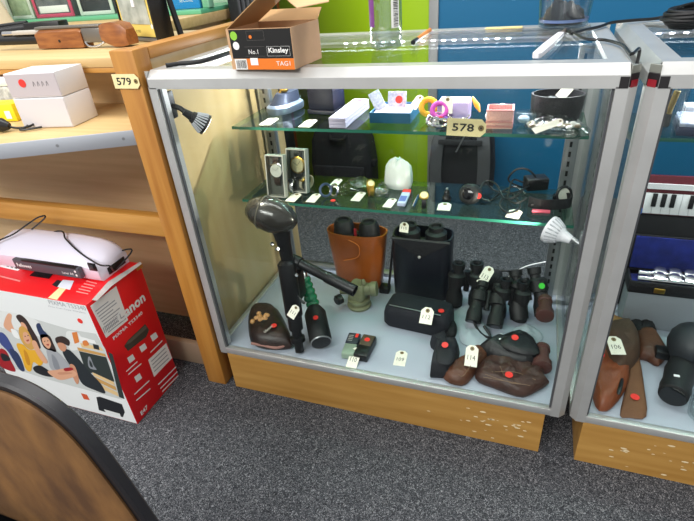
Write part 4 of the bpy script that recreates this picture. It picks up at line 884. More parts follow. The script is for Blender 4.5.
# keyboard
kz0 = G(643, 213, y=.452)
maro = mat('maroon_case', '#5b1220', .4)
xk = G(641, 210, y=.45).x; xk1 = xk + .36; zk = G(641, 213, y=.45).z
t = thing('keyboard', 'small piano keyboard in a maroon case, white and black keys, back of the right case', 'keyboard', (xk + .18, .455, ZF))
KM = MX.Translation((xk, .455, zk)) @ MX.Rotation(-math.radians(6), 4, 'X')
hk = .055
# upright lower case that the keyboard rests on
MB().box(xk - .004, xk1, .452, .462, ZF + .0145, zk - .006, .001).build('black_lower_case', black, t)
mb = MB(); mb.M = KM; mb.box(0, xk1 - xk, .0, .01, -.004, hk + .045, .002); mb.build('body', maro, t)
wk = .0205
for k in range(16):
    mb = MB(); mb.M = KM; mb.box(.004 + k * wk, .004 + k * wk + wk - .0008, -.005, -.0004, 0.0, hk, .0008); mb.build('white_key', mat('key_ivory', '#eceef0', .3), t)
for k in range(15):
    if k % 7 in (3, 6): continue
    mb = MB(); mb.M = KM; x_ = .004 + (k + 1) * wk; mb.box(x_ - .0055, x_ + .0055, -.010, -.0055, hk * .36, hk, .0015); mb.build('black_key', blackp, t)
mb = MB(); mb.M = KM; mb.loft([[(.0 + x_, y_, hk + .017 + z_) for y_, z_ in ((-.006, -.006), (-.0005, -.006), (-.0005, .008), (-.006, .008))] for x_ in (0.004, .05, .13)]); mb.build('white_handle', mat('key_ivory'), t)
mb = MB(); mb.M = KM; mb.box(-.006, .003, -.006, .008, -.003, .012, .001); mb.build('blue_end', mat('blue_end', '#2d6fc4', .4), t)
# upper shelf of the right case
a = G(664, 138, z=ZU)
t = thing('glass_jar', 'clear glass jar with metal fittings at the left of the right case shelf', 'jar', (a.x, a.y + .05, ZU))
MB().turn((a.x, a.y + .05, ZU + .0004), (0, 0, 1), [(0, .03), (.004, .034), (.1, .036), (.104, .034), (.104, .031), (.008, .030)], 28).build('body', clear, t); MB().torus((a.x, a.y + .05, ZU + .1045), (0, 0, 1), .0345, .0022).build('rim', chrome, t)
MB().box(a.x - .014, a.x + .014, a.y + .04, a.y + .062, ZU + .009, ZU + .075, .004).build('dark_contents', mat('dark_grey_cloth'), t); MB().cyl((a.x + .004, a.y + .036, ZU + .04), (a.x + .01, a.y + .034, ZU + .085), .006).build('brass_piece', gold, t)
a = G(676, 139, z=ZU); lil = mat('printed_blue_white', '#d9dfee', .5, hex2='#8fa5d6', vscale=60)
t = thing('boxed_set', 'flat blue and white printed box on the upper shelf of the right case', 'box', (a.x + .07, a.y + .03, ZU), -.12); MB().box(-.066, .1, -.02, .075, .0004, .018, .002).build('lower_box', mat('navy_box', '#39435f', .5), t, False); MB().box(-.064, .1, -.018, .073, .0182, .026, .002).build('printed_lid', lil, t, False)
a = G(684, 122, z=ZU)
t = thing('card_box', 'white packet with blue and red print at the back of the right case shelf', 'packet', (a.x + .05, a.y + .02, ZU), -.05); y_ = .0
MB().box(-.05, .11, -.01, .03, .0004, .03, .003).build('packet', mat('white_card', '#e2e5ef', .5), t, False); MB().box(-.018, .02, -.0112, -.0102, .012, .026).build('red_patch', redst, t, False); MB().box(.022, .1, -.0112, -.0102, .01, .024).build('blue_patch', mat('blue_patch', '#3f63b5', .5), t, False)
# ------------------------------------------------------------------ on top of the cases
HT = H + .0004
kraft = mat('kraft_card', '#c79f78', .75, var=.06, vscale=15); kraftd = mat('kraft_inside', '#b08a5c', .8)
t = thing('carton', 'open brown card carton with black and orange TAG1 label on top of the case', 'carton', (.2795, .0, HT), -.07)
w, dpt, h = .141, .115, .072; th = .0018
mb = MB(); mb.box(-w / 2, w / 2, 0, th, 0, h); mb.box(-w / 2, w / 2, dpt - th, dpt, 0, h); mb.box(-w / 2, -w / 2 + th, th, dpt - th, 0, h); mb.box(w / 2 - th, w / 2, th, dpt - th, 0, h); mb.box(-w / 2 + th, w / 2 - th, th, dpt - th, 0, th)
bd = mb.build('body', kraft, t, False)
def flap(nm, p0, p1, dirv, L, th_=.0016):
    p0, p1, dv = V(p0), V(p1), V(dirv).normalized(); nn = (p1 - p0).cross(dv).normalized() * th_
    mb = MB(); mb.loft([[p0, p1, p1 + dv * L, p0 + dv * L], [p0 + nn, p1 + nn, p1 + dv * L + nn, p0 + dv * L + nn]]); return mb.build(nm, kraftd, t, False)
flap('left_flap', (-w / 2, .001, h + .0004), (-w / 2, dpt - .001, h + .0004), (.80, 0, .50), .125)
fq = [G(297, 8.5, y=.01), G(329, 2, y=.03), G(326, -8, y=.07), G(284, -2, y=.06)]
mb = MB(); mb.loft([fq, [p + V((0, 0, .0016)) for p in fq]]); mb.build('top_flap', mat('light_kraft', '#cda67c', .75), t)
flap('back_flap', (w / 2 - .002, dpt, h + .0004), (-w / 2 + .002, dpt, h + .0004), (0, .6, .5), .03)
def face(c, u, v): return (lambda mb, pts, m, lift=0: patch(mb, V(c), u, v, pts, lift))
mb = MB(); fz = -.0003
def fp(mb, pts, k): patch(mb, (-w / 2, fz - .0002 * k, 0), (1, 0, 0), (0, 0, 1), pts)
mb.mi = 0; fp(mb, rect(.006, w - .001, .020, .071), 0); mb.mi = 1; fp(mb, rect(.037, w - .001, .0, .0198), 0); mb.mi = 2; fp(mb, rect(.009, .036, .0, .019), 0)
mb.mi = 3; fp(mb, [(.016 + .0078 * math.cos(a_), .0605 + .0078 * math.sin(a_)) for a_ in [2 * PI * k / 20 for k in range(20)]], 1)
mb.mi = 2; fp(mb, [(.018 + .0072 * math.cos(a_), .043 + .0072 * math.sin(a_)) for a_ in [2 * PI * k / 20 for k in range(20)]], 1)
mb.mi = 0
x_ = .012
while x_ < .034: ww = rnd.choice([.0006, .001, .0016]); fp(mb, rect(x_, x_ + ww, .002, .017), 1); x_ += ww + rnd.choice([.0007, .0012])
mb.mi = 2; fp(mb, rect(.045, .062, .008, .021), 2)
for a_, b_, c_, d_2 in ((.085, .134, .024, .0243), (.085, .134, .0407, .041), (.085, .0853, .024, .041), (.1337, .134, .024, .041)): fp(mb, rect(a_, b_, c_, d_2), 1)
mb.mi = 4
for a_, b_, c_, d_2 in ((.045, .083, .052, .0523), (.045, .083, .068, .0683), (.083, .0833, .052, .068), (.045, .0453, .052, .068), (.036, .08, .024, .0243), (.036, .08, .0407, .041)): fp(mb, rect(a_, b_, c_, d_2), 1)
mb.mi = 1; fp(mb, [(.053 + .0032 * math.cos(a_), .058 + .0032 * math.sin(a_)) for a_ in [2 * PI * k / 16 for k in range(16)]], 1)
mb.build('printed_label', [mat('label_black', '#080807', .7), mat('label_orange', '#e5761c', .5), mat('label_white', '#efeeea', .5), mat('label_green', '#8cc63a', .5), mat('label_grey', '#6a6660', .5)], t, False, flat=True)
mb = MB(); U_, V_ = (1, 0, 0), (0, 0, 1)
def wr(s_, x_, z_, h_=None, w_=None, bold=0, k=3): write(mb, s_, (-w / 2 + x_, fz - .0002 * k, z_), U_, V_, h=h_, w=w_, bold=bold)
for a_ in (('No.1', .055, .032, None, .021), ('Kinsley', .110, .033, .011, .042, .0004), ('TAG1', .117, .011, .008, .03)): mb = MB(); wr(*a_); mb.build('lettering', mat('label_white'), t, False, flat=True)
# black lead under the carton
tag(MB().tube([G(166, 65.5, z=HT + .004), G(180, 63.5, z=HT + .004), G(197, 62, z=HT + .004), G(210, 59, z=HT + .006), G(226, 54, z=HT + .006), G(236, 50, z=HT + .006)], .0048, 10, 5).build('black_cable', blackr), 'thick black cable lying on the glass top left of the carton', 'cable')
# bottle
c = G(384, 50, z=HT); bc = (c.x, c.y + .02, HT)
t = thing('water_bottle', 'clear plastic water bottle with a barcode label standing on the glass top', 'bottle', bc)
pr = [(0, .012), (.0005, .026), (.004, .031), (.012, .033), (.02, .0335), (.03, .0325), (.034, .0335), (.1, .0335), (.104, .0325), (.108, .0335), (.15, .0335), (.17, .03), (.2, .016), (.215, .0135), (.23, .0135)]
MB().turn(bc, (0, 0, 1), pr, 32).build('body', bottlem, t)
MB().turn(V(bc) + V((0, 0, .2305)), (0, 0, 1), [(0, .0145), (.016, .0145), (.018, .012)], 20).build('cap', mat('blue_cap', '#2a62b0', .4), t)
mb = MB()
def cyl_patch(mb, a0, a1, z0, z1, r, k=6):
    ps = [(a0 + (a1 - a0) * i / k) for i in range(k + 1)]
    for p_, q_ in zip(ps, ps[1:]): mb.quad([V(bc) + V((r * math.cos(p_), r * math.sin(p_), z0)), V(bc) + V((r * math.cos(q_), r * math.sin(q_), z0)), V(bc) + V((r * math.cos(q_), r * math.sin(q_), z1)), V(bc) + V((r * math.cos(p_), r * math.sin(p_), z1))])
va = math.atan2(CAM.y - bc[1], CAM.x - bc[0])
cyl_patch(mb, va - 1.5, va - .75, .045, .12, .0337); mb.build('purple_label', [mat('purple_print', '#7a3f86', .5)], t, flat=True)
mb = MB(); mb.mi = 0; cyl_patch(mb, va + .35, va + .95, .042, .095, .0337)#, va - .75, .045, .12, .0337)
mb.mi = 2
z = .044
while z < .092: hh_ = rnd.choice([.0008, .0014, .002]); cyl_patch(mb, va + .5, va + .85, z, z + hh_, .0338); z += hh_ + rnd.choice([.0009, .0014])
mb.build('printed_label', [mat('label_white'), mat('purple_print', '#7a3f86', .5), mat('label_black')], t, flat=True)
for k in range(5):
    a_ = k * 2 * PI / 5; MB().ell((bc[0] + .018 * math.cos(a_), bc[1] + .018 * math.sin(a_), HT + .0085), (.008, .008, .008), 10).build('base_lobe', clear, t)
# paint stick
a = G(413, 42.5, z=HT + .005); b2 = a + (G(432, 28.5, z=HT + .005) - a).normalized() * .19
t = thing('paint_brush', 'orange stick with a black tip lying on the glass top beside the bottle', 'stick', a)
d = (b2 - a).normalized(); MB().rings([a, a + d * .038], .0052, 12).build('black_tip', blackp, t); MB().rings([a + d * .0382, b2], .0048, 12).build('orange_handle', mat('orange_paint', '#e08a34', .45), t)
a = G(505, 28.5, z=HT)
tag(MB().box(a.x - .045, a.x + .04, a.y - .012, a.y + .012, HT, HT + .003, .001).build('paper_strip', mat('yellow_paper', '#e6d391', .7)), 'pale yellow paper strip lying at the back of the glass top', 'paper')
# clear tub with dark cloth
c = G(562, 23, z=HT); c.y = min(c.y, .45)
t = thing('clear_tub', 'tall clear plastic tub holding dark grey cloth at the back right of the case top', 'tub', (c.x, c.y, HT))
MB().turn((c.x, c.y, HT), (0, 0, 1), [(0, .05), (.003, .053), (.16, .066), (.16, .064), (.005, .05)], 36).build('tub', clear, t); MB().turn((c.x, c.y, HT + .012), (0, 0, 1), [(0, .0525), (.006, .0532)], 36, caps=False).build('base_ring', mat('blue_tint', '#7f95c8', .3), t)
mb = MB(); mb.pillow([(c.x + .044 * math.cos(a_), c.y + .04 * math.sin(a_)) for a_ in [2 * PI * k / 12 for k in range(12)]], .038, HT + .006, crumple=.02, fs=45, p=5); mb.build('dark_cloth', mat('charcoal_cloth', '#3d4046', .9), t)
# white plug on a lead
a = G(536, 56, z=HT + .004); b2 = G(561, 34, z=HT + .004); d = (b2 - a).normalized(); L = (b2 - a).length
t = thing('adapter_cable', 'slim white plug adapter on a black lead, right of the glass top', 'adapter', a)
u = V((0, 0, 1)).cross(d); mb = MB()
mb.loft([[a + d * s_ + u * x_ + V((0, 0, z_)) for x_, z_ in ((-w_, -.0038), (w_, -.0038), (w_, .004), (-w_, .004))] for s_, w_ in ((0, .004), (.008, .0075), (L * .4, .0085), (L, .006))]); mb.build('white_body', white, t)
MB().rings([b2, b2 + d * .03, b2 + d * .06], [.0035, .0042, .0035], 10).build('grommet', mat('brown_grommet', '#5b5146', .6), t)
e_ = b2 + d * .06
MB().tube([e_, G(572, 33, z=HT + .005), G(585, 30, z=HT + .005), G(600, 26.5, z=HT + .005), G(612, 22.5, z=HT + .006), V((X2 + .03, .455, HT + .006)), V((X2 + .08, .475, HT + .006)), V((X2 + .13, .47, HT + .02))], .0033, 8, 5).build('lead', blackp, t)
MB().tube([e_ + V((.004, 0, 0)), G(585, 38.5, z=HT + .005), G(605, 40, z=HT + .005), G(622, 45, z=HT + .005), G(631, 54, z=HT + .005), V((.9315, .10, H + .005)), V((.9315, .093, H - .02)), V((.9315, .092, H - .06))], .0028, 8, 5).build('hanging_lead', blackp, t)
# coil of cable on the right case
c = G(702, 27, z=HT)
t = thing('cable_coil', 'thick coil of black cable lying on top of the right hand case', 'cable coil', (c.x, c.y, HT))
for k in range(13):
    MB().torus((c.x + rnd.uniform(-.004, .004), c.y + rnd.uniform(-.006, .006), HT + .007 + .0024 * k), (rnd.uniform(-.06, .06), rnd.uniform(-.06, .06), 1), .085 + rnd.uniform(-.012, .012), .0034, 48, 7, .62).build('loop', blackr, t)
lo = min((o_.matrix_basis @ v_.co).z for o_ in t.children for v_ in o_.data.vertices); t.location.z -= min(0, lo + t.location.z - HT - .0004) if lo + t.location.z < HT else 0
# ------------------------------------------------------------------ on the wooden counter
ZC = .9294
c = G(38, 50, z=ZC)
gw = mat('walnut_stock', '#7c4720', .35, hex2='#9c6230', vscale=8, stretch=(2, 12, 12), bump=.05)
t = thing('rifle', 'short rifle with brown wooden stock and silver receiver lying on the counter top', 'gun', (c.x + .15, c.y + .02, ZC + .0015), -.03)
# barrel to the left, stock to the right (local x)
MB().rings([(-.34, .0, .024), (-.14, 0, .024)], .013, 14).build('barrel', gun, t, False)
MB().cyl((-.30, 0, .043), (-.1, 0, .043), .007).build('magazine_tube', chrome, t, False)
MB().box(-.25, -.13, -.012, .012, .039, .05, .003).build('sight_rail', mat('grey_print'), t, False)
mb = MB(); mb.loft([[(x_, y_, z_) for y_, z_ in ((-w_, .001), (w_, .001), (w_, h_), (w_ * .6, h_ + .006), (-w_ * .6, h_ + .006), (-w_, h_))] for x_, w_, h_ in ((-.15, .018, .038), (-.13, .021, .044), (.02, .021, .044), (.03, .018, .04))]); mb.build('fore_stock', gw, t, False)
MB().turn((-.055, -.0212, .02), (0, -1, 0), [(0, .004), (.0006, .004)], 12).build('screw', gun, t, False)
MB().box(-.15, .098, -.013, .013, .0505, .058, .003).build('top_rib', mat('worn_steel', '#7c7872', .4, .7), t, False)
MB().box(.03, .105, -.016, .016, .012, .05, .004).build('receiver', mat('worn_steel', '#7c7872', .4, .7), t, False)
MB().tube([(.035, -.014, .014), (.05, -.02, .004), (.08, -.02, .003), (.105, -.014, .012)], .003, 8).build('trigger_guard', chrome, t, False)
mb = MB(); mb.loft([[(x_, y_, z_) for y_, z_ in ((-w_, z0), (w_, z0), (w_ * 1.1, (z0 + z1) / 2), (w_ * .8, z1), (-w_ * .8, z1), (-w_ * 1.1, (z0 + z1) / 2))] for x_, w_, z0, z1 in ((.10, .017, .018, .054), (.12, .022, .010, .06), (.15, .026, .0015, .062), (.18, .027, .0015, .056), (.194, .02, .004, .042))]); mb.build('butt_stock', gw, t, False)
c = G(78, 31, z=ZC)
t = thing('pistol', 'black replica pistol lying behind the wooden stocked rifle', 'gun', (c.x + .02, min(c.y - .05, .565), ZC), .18)
MB().box(-.02, .12, -.025, .03, .001, .055, .004).build('grip_block', blackp, t, False); MB().rings([(-.02, 0, .034), (-.2, 0, .026)], [.02, .017], 12).build('barrel', gun, t, False); MB().cyl((-.06, -.016, .02), (-.16, -.02, .0125), .012).build('lower_barrel', gun, t, False); MB().cyl((-.105, -.018, .017), (-.085, -.0175, .0185), .0135).build('silver_band', chrome, t, False); MB().cyl((-.172, -.02, .0125), (-.158, -.02, .0126), .013).build('silver_muzzle', chrome, t, False)
MB().rings([(-.03, .012, .054), (-.15, .01, .048)], .008, 10).build('sight_tube', gun, t, False)
c = G(24, 39, z=ZC)
t = thing('plastic_strip', 'long cream plastic strip at the far left of the counter top', 'strip', (c.x - .1, c.y + .02, ZC), .12)
MB().box(-.14, .1, -.03, .03, .001, .028, .008).build('body', mat('cream_plastic', '#d8ccb0', .4), t, False)
c = G(-4, 22, y=.98); c = V((c.x + .06, .84, 0)); ZT_ = .9404
t = thing('cream_machine', 'cream rounded machine cut off by the left picture edge', 'machine', (c.x - .05, c.y + .12, ZT_))
q = (c.x - .06, c.y + .14)
mb = MB(); mb.loft([[(x_, y_, ZT_ + z_) for x_, y_ in rrect(q[0] - .02 * i, q[1], .14 * f, .12, .03)] for i, (z_, f) in enumerate(((.001, 1), (.05, 1), (.12, .9), (.17, .75), (.2, .5)))]); mb.build('body', mat('cream_plastic'), t)
# black and yellow display frame
a = G(123, 40, z=ZC); b2 = G(160, 42, z=ZC); yaw = math.atan2(b2.y - a.y, b2.x - a.x); w = (b2 - a).length
t = thing('shadow_box', 'black box frame with yellow mount standing on the counter top', 'frame', ((a.x + b2.x) / 2, (a.y + b2.y) / 2, ZC), yaw - .05)
hh = .19; dp = .055; fr = .008
mb = MB(); mb.box(-w / 2, -w / 2 + fr, 0, dp, .0006, hh, .001); mb.box(w / 2 - fr, w / 2, 0, dp, .0006, hh, .001); mb.box(-w / 2 + fr, w / 2 - fr, 0, dp, .0006, .012, .001); mb.box(-w / 2 + fr, w / 2 - fr, 0, dp, hh - fr, hh, .001); mb.box(-w / 2 + fr, w / 2 - fr, dp - .004, dp, .012, hh - fr); mb.build('frame', blackp, t, False)
MB().box(-w / 2 + fr, w / 2 - fr, .004, .006, .0122, hh - fr - .0002).build('yellow_mount', mat('yellow_mount', '#e8cf6a', .5), t, False)
MB().box(-w / 2 + .02, w / 2 - .024, .002, .0038, .045, hh - .03).build('grey_window', mat('window_print', '#c3c7bb', .3, hex2='#8d9488', vscale=25), t, False)
MB().box(-w / 2 + .001, w / 2 - .001, -.004, -.0004, .001, .0095, .001).build('silver_bottom_strip', alug, t, False)
mb = MB(); mb.box(.0, .018, .0, .0018, .09, .15); mb.build('white_slip', wpaper, t, False)
mb = MB(); patch(mb, (w / 2 - .022, .0038, .04), (1, 0, 0), (0, 0, 1), [(.007 * math.cos(a_), .007 * math.sin(a_)) for a_ in [2 * PI * k / 18 for k in range(18)]]); mb.build('white_seal', mat('white_seal', '#ecebe6', .4), t, False, flat=True)
mb = MB(); write(mb, 'VOTES', (-.006, .0037, .026), (1, 0, 0), (0, 0, 1), w=.03); mb.build('lettering', ink, t, False, flat=True)
mb = MB(); mb.loft([[(w / 2 + .03, .05, .001), (w / 2 + .045, .05, .001), (w / 2 + .012, .05, .13), (w / 2 + .003, .05, .13)], [(w / 2 + .03, .062, .001), (w / 2 + .045, .062, .001), (w / 2 + .012, .062, .13), (w / 2 + .003, .062, .13)]]); mb.build('easel_strut', blackp, t, False)
# shelf lots
wb = mat('white_carton', '#e4e3e6', .6, var=.02, vscale=8); wb2 = mat('lilac_grey_card', '#bcb4b8', .6)
S0 = G(74, 127, z=SZ); ang = .15
def carton(name, z0, h, w, d, lab, sticker):
    t = thing(name, lab, 'box', (S0.x, S0.y, z0), ang, 'white cartons stacked on the angled shelf')
    MB().box(-w, 0, 0, d, .0005, h - .0005, .0015).build('body', wb, t, False)
    mb = MB(); mb.box(-w + .001, -.001, -.0012, -.0003, .003, h - .003); mb.build('front_panel', wb2 if sticker else mat('pale_grey_card', '#d3cfd2', .6), t, False)
    if sticker:
        mb = MB(); disc(mb, (-w * .68, -.0014, h * .6), (0, -1, 0), .0095, .0008); mb.build('red_sticker', redst, t, False)
        mb = MB()
        for j in range(4): mb.tube([(-w * .48 + .012 * j, -.0016, h * .45), (-w * .46 + .012 * j, -.0016, h * .65), (-w * .44 + .012 * j, -.0016, h * .48)], .0004, 4, 3)
        mb.build('pencil_scribble', gink, t, False)
carton('white_carton', SZ, .072, .14, .1, 'plain white carton, lower of two stacked on the angled shelf', False)
carton('white_carton', SZ + .0725, .057, .14, .1, 'white carton with a red dot, upper of two stacked on the angled shelf', True)
a = G(2, 124, z=SZ)
t = thing('yellow_box', 'small yellow box with a white sticker at the left end of the angled shelf', 'box', (a.x, a.y + .02, SZ), .2)
MB().box(-.12, .028, 0, .055, .0006, .045, .002).build('body', mat('yellow_card', '#f0d51c', .5), t, False); MB().box(.0, .016, -.0012, -.0003, .008, .028).build('white_label', mat('label_white'), t, False)
t = thing('grey_carton', 'grey and white carton behind the yellow box at the left picture edge', 'box', (a.x - .02, a.y + .09, SZ), .15)
MB().box(-.14, .035, 0, .06, .0006, .075, .002).build('body', mat('grey_print_card', '#8c8c8e', .6, hex2='#dcdcdc', vscale=50), t, False); MB().box(-.14, .03, .0, .06, .076, .096, .003).build('lid', wb, t, False)
b2 = G(5, 132, z=SZ)
t = thing('plug_lead', 'black plug with a loose bundle of black lead before the white cartons', 'plug', (b2.x, b2.y, SZ))
MB().rings([b2 + V((-.03, 0, .018)), b2 + V((.0, .0, .018)), b2 + V((.016, .006, .013))], [.015, .0165, .008], 14).build('plug_body', blackp, t)
pts = [b2 + V((.016, .006, .012))] + [G(*q, z=SZ + z_) for q, z_ in (((18, 128), .006), ((30, 126), .008), ((38, 121), .012), ((41, 118), .012), ((34, 120), .01), ((26, 127), .006), ((20, 130), .005), ((30, 129), .005), ((42, 127), .005))]
for p in pts: 
    dd = (p - SD * 0 - S0).dot(SN)
    p.y = min(p.y, S0.y + 1)
MB().tube(pts, .0026, 7, 5).build('lead', blackp, t)
# ------------------------------------------------------------------ printer carton and laminator
RX1, RY0, RY1, RH = -.189, -.203, -.006, .425; RX0 = -.66
red = mat('red_card', '#e0121c', .4); rb = mat('box_white', '#e6e9e8', .45)
t = thing('printer_box', 'large red and white printer carton with a printed photo, standing on the carpet', 'carton', ((RX0 + RX1) / 2, (RY0 + RY1) / 2, 0))
MB().box(RX0, RX1, RY0, RY1, .0006, RH, .0015).build('body', red, t)
fo = RY0 - .0004
Wf = RX1 - RX0
def ff(mb, pts, k): patch(mb, (RX1, fo - .00012 * k, 0), (1, 0, 0), (0, 0, 1), [(-a_, b_) for a_, b_ in pts])   # (distance left of the corner, height)
def at_front(px, py): p = G(px, py, y=RY0); return (RX1 - p.x, p.z)
def poly(mb, pts, k): ff(mb, [at_front(*p) for p in pts], k)
mb = MB(); ff(mb, [(.002, .003), (Wf - .002, .003), (Wf - .002, RH - .002), (.002, RH - .002)], 0); mb.build('white_front', rb, t, flat=True)
cols = dict(bg='#c9cdca', wall='#dfe2df', hair='#352723', blonde='#cf9f4e', skin='#dba584', skin2='#c98f70', yel='#e6ad2a', yel2='#c98a1e', grey='#a4a7ab', grey2='#868a90', dark='#22282d', blue='#3d4b86', navy='#2c3a5c', tv='#2b3432', wood='#c89a58', wood2='#e0c08a', orange='#d9803c', black='#1b1d21', red='#a11a22', white='#eceeec', mouth='#a8453c')
keys = list(cols); ms = [mat('print_' + k, cols[k], .45) for k in keys]
mb = MB()
def zp(col, pts, k, smooth=4):
    mb.mi = keys.index(col); p = [V((a_ / 4.17, 300 + b_ / 4.17, 0)) for a_, b_ in pts]
    if smooth: p = crom(p, smooth, True)
    poly(mb, [(q.x, q.y) for q in p], k)
zp('bg', [(-8, 42), (60, 58), (150, 80), (290, 122), (400, 140), (440, 205), (470, 300), (510, 415), (400, 385), (300, 358), (180, 325), (80, 292), (-8, 265)], 1, 0)
zp('wall', [(0, 46), (150, 82), (190, 150), (120, 140), (60, 120), (0, 110)], 2)
zp('wall', [(280, 130), (330, 140), (350, 190), (300, 210), (280, 170)], 2)
zp('orange', [(300, 135), (322, 132), (332, 175), (312, 182)], 3, 0); zp('white', [(330, 150), (395, 168), (402, 182), (335, 170)], 3, 0)
zp('wood2', [(335, 178), (420, 196), (432, 212), (342, 196)], 3, 0); zp('orange', [(345, 172), (362, 168), (372, 186), (352, 190)], 4); zp('dark', [(388, 182), (412, 188), (416, 208), (392, 202)], 4, 0)
zp('wood', [(322, 196), (438, 224), (444, 236), (328, 210)], 4, 0)
zp('tv', [(330, 212), (444, 238), (478, 338), (470, 342), (400, 306), (360, 300)], 4, 0)
zp('grey2', [(368, 240), (378, 238), (392, 272), (404, 290), (372, 280)], 5); zp('tv', [(374, 250), (384, 262), (388, 280), (376, 272)], 6)
zp('wood2', [(386, 300), (474, 340), (480, 356), (392, 314)], 5, 0); zp('wood', [(392, 318), (482, 360), (488, 378), (404, 338)], 5, 0); zp('wood2', [(410, 345), (490, 384), (496, 402), (430, 372)], 5, 0)
zp('tv', [(452, 215), (470, 225), (520, 412), (498, 404)], 5, 0)
zp('blue', [(0, 135), (24, 146), (52, 192), (86, 262), (66, 262), (34, 214), (0, 176)], 3); zp('navy', [(40, 206), (76, 222), (104, 292), (78, 284)], 4)
zp('red', [(0, 205), (26, 212), (46, 252), (66, 296), (30, 290), (0, 268)], 4); zp('black', [(4, 222), (32, 230), (44, 250), (14, 252)], 5)
zp('skin', [(18, 112), (20, 84), (34, 56), (50, 62), (48, 88), (56, 112), (66, 132), (50, 136)], 3); zp('white', [(46, 120), (70, 128), (84, 160), (60, 152)], 4)
zp('hair', [(68, 70), (84, 60), (110, 80), (134, 118), (160, 164), (170, 200), (146, 192), (118, 140), (92, 104)], 4); zp('skin', [(88, 92), (104, 98), (116, 122), (108, 134), (92, 114)], 5)
zp('blonde', [(80, 118), (96, 108), (118, 128), (134, 160), (146, 196), (128, 206), (102, 186), (84, 154)], 6); zp('skin', [(98, 136), (112, 134), (126, 154), (128, 176), (114, 182), (100, 164)], 7); zp('mouth', [(112, 166), (122, 163), (122, 169), (115, 172)], 8); zp('hair', [(104, 149), (109, 148), (109, 151), (105, 152)], 8); zp('hair', [(116, 146), (121, 145), (121, 148), (117, 149)], 8)
zp('yel', [(70, 184), (96, 184), (122, 206), (160, 210), (182, 250), (168, 274), (140, 258), (130, 296), (108, 286), (92, 240)], 6); zp('yel2', [(100, 206), (118, 226), (128, 268), (112, 262)], 7); zp('skin', [(134, 176), (150, 170), (168, 206), (186, 232), (200, 258), (186, 262), (160, 232)], 7)
zp('navy', [(152, 104), (166, 96), (180, 122), (202, 148), (176, 156), (164, 140)], 6); zp('hair', [(168, 146), (204, 146), (222, 178), (236, 214), (214, 210), (184, 196)], 6); zp('skin', [(178, 158), (200, 156), (214, 182), (206, 202), (192, 194), (180, 178)], 7); zp('mouth', [(194, 184), (206, 182), (203, 190)], 8); zp('hair', [(185, 170), (190, 169), (190, 172), (186, 173)], 8); zp('hair', [(198, 168), (203, 167), (203, 170), (199, 171)], 8)
zp('grey', [(196, 204), (226, 206), (262, 236), (288, 268), (300, 296), (252, 300), (214, 286), (202, 246)], 6); zp('grey2', [(216, 226), (238, 246), (252, 288), (228, 282)], 7)
zp('hair', [(232, 158), (262, 150), (290, 168), (288, 190), (262, 180), (242, 186)], 6); zp('skin2', [(240, 180), (262, 178), (278, 194), (272, 212), (254, 208)], 7)
zp('dark', [(262, 214), (288, 206), (330, 246), (376, 300), (420, 346), (440, 388), (400, 376), (346, 350), (318, 300), (286, 262)], 6); zp('skin2', [(292, 268), (314, 276), (330, 330), (322, 350), (302, 312)], 7)
zp('black', [(140, 280), (168, 272), (208, 296), (226, 318), (190, 316), (150, 300)], 7); zp('skin', [(200, 296), (238, 290), (276, 284), (312, 296), (322, 312), (288, 326), (252, 332), (222, 318)], 8); zp('skin2', [(246, 300), (296, 300), (300, 306), (250, 310)], 9); zp('red', [(268, 284), (300, 280), (306, 290), (276, 296)], 9)
mb.build('printed_photo', ms, t, flat=True)
mb = MB(); mb.mi = 0; poly(mb, [(96.5, 397), (100, 396.5), (122, 404), (125, 412), (123, 417), (99, 410)], 2); mb.mi = 1; poly(mb, [(104, 409), (120, 413.5), (121, 416.5), (106, 412)], 3); mb.build('printed_printer', [mat('print_black', '#1b1d21'), mat('print_wall', '#dfe2df')], t, flat=True)
mb = MB(); poly(mb, [(81, 393), (87, 394.5), (90, 400), (84, 399)], 2); mb.build('printed_badge', mat('print_badge', '#d0552e', .45), t, flat=True)
sm = [G(80, 321, y=RY0)]
mb = MB(); mb_c = G(67, 305, y=RY0); write(mb, 'PIXMA TS3340', (mb_c.x, fo - .0004, mb_c.z), (1, 0, 0), (0, 0, 1), w=.12); mb.build('lettering', mat('print_grey', '#5a5d60', .5), t, flat=True); mb = MB(); mb_c = G(67, 309.5, y=RY0); write(mb, 'Print Scan Copy Wireless', (mb_c.x, fo - .0004, mb_c.z), (1, 0, 0), (0, 0, 1), w=.12, h=.005)
mb.build('lettering', mat('print_grey', '#5a5d60', .5), t, flat=True)
mb = MB(); q = G(80, 321, y=RY0 - .001); disc(mb, (q.x, fo - .0002, q.z), (0, -1, 0), .008, .0006); mb.build('red_sticker', redst, t)
# right face
so = RX1 + .0004
def at_side(px, py): p = G(px, py, x=RX1); return (p.y - RY0, p.z)
def sp(mb, pts, k): patch(mb, (so + .00012 * k, RY0, 0), (0, 1, 0), (0, 0, 1), [at_side(*p) for p in pts])
mb = MB(); mb.mi = 0; sp(mb, [(90, 306), (116, 286), (128, 320), (106, 338)], 1)
mb.mi = 1
for k in range(9): sp(mb, [(95 + 1.6 * k, 311 + 2.6 * k), (96 + 1.6 * k + (17 if k % 3 else 12), 310 + 2.6 * k - (13 if k % 3 else 9)), (96.4 + 1.6 * k + (17 if k % 3 else 12), 311 + 2.6 * k - (13 if k % 3 else 9)), (95.4 + 1.6 * k, 312 + 2.6 * k)], 2)
x_ = 0
for k in range(12): sp(mb, [(102.5 + k * 1.5, 327.5 - k * 1.25), (103.2 + k * 1.5, 327 - k * 1.25), (105.2 + k * 1.5, 333 - k * 1.25), (104.5 + k * 1.5, 333.6 - k * 1.25)], 3)
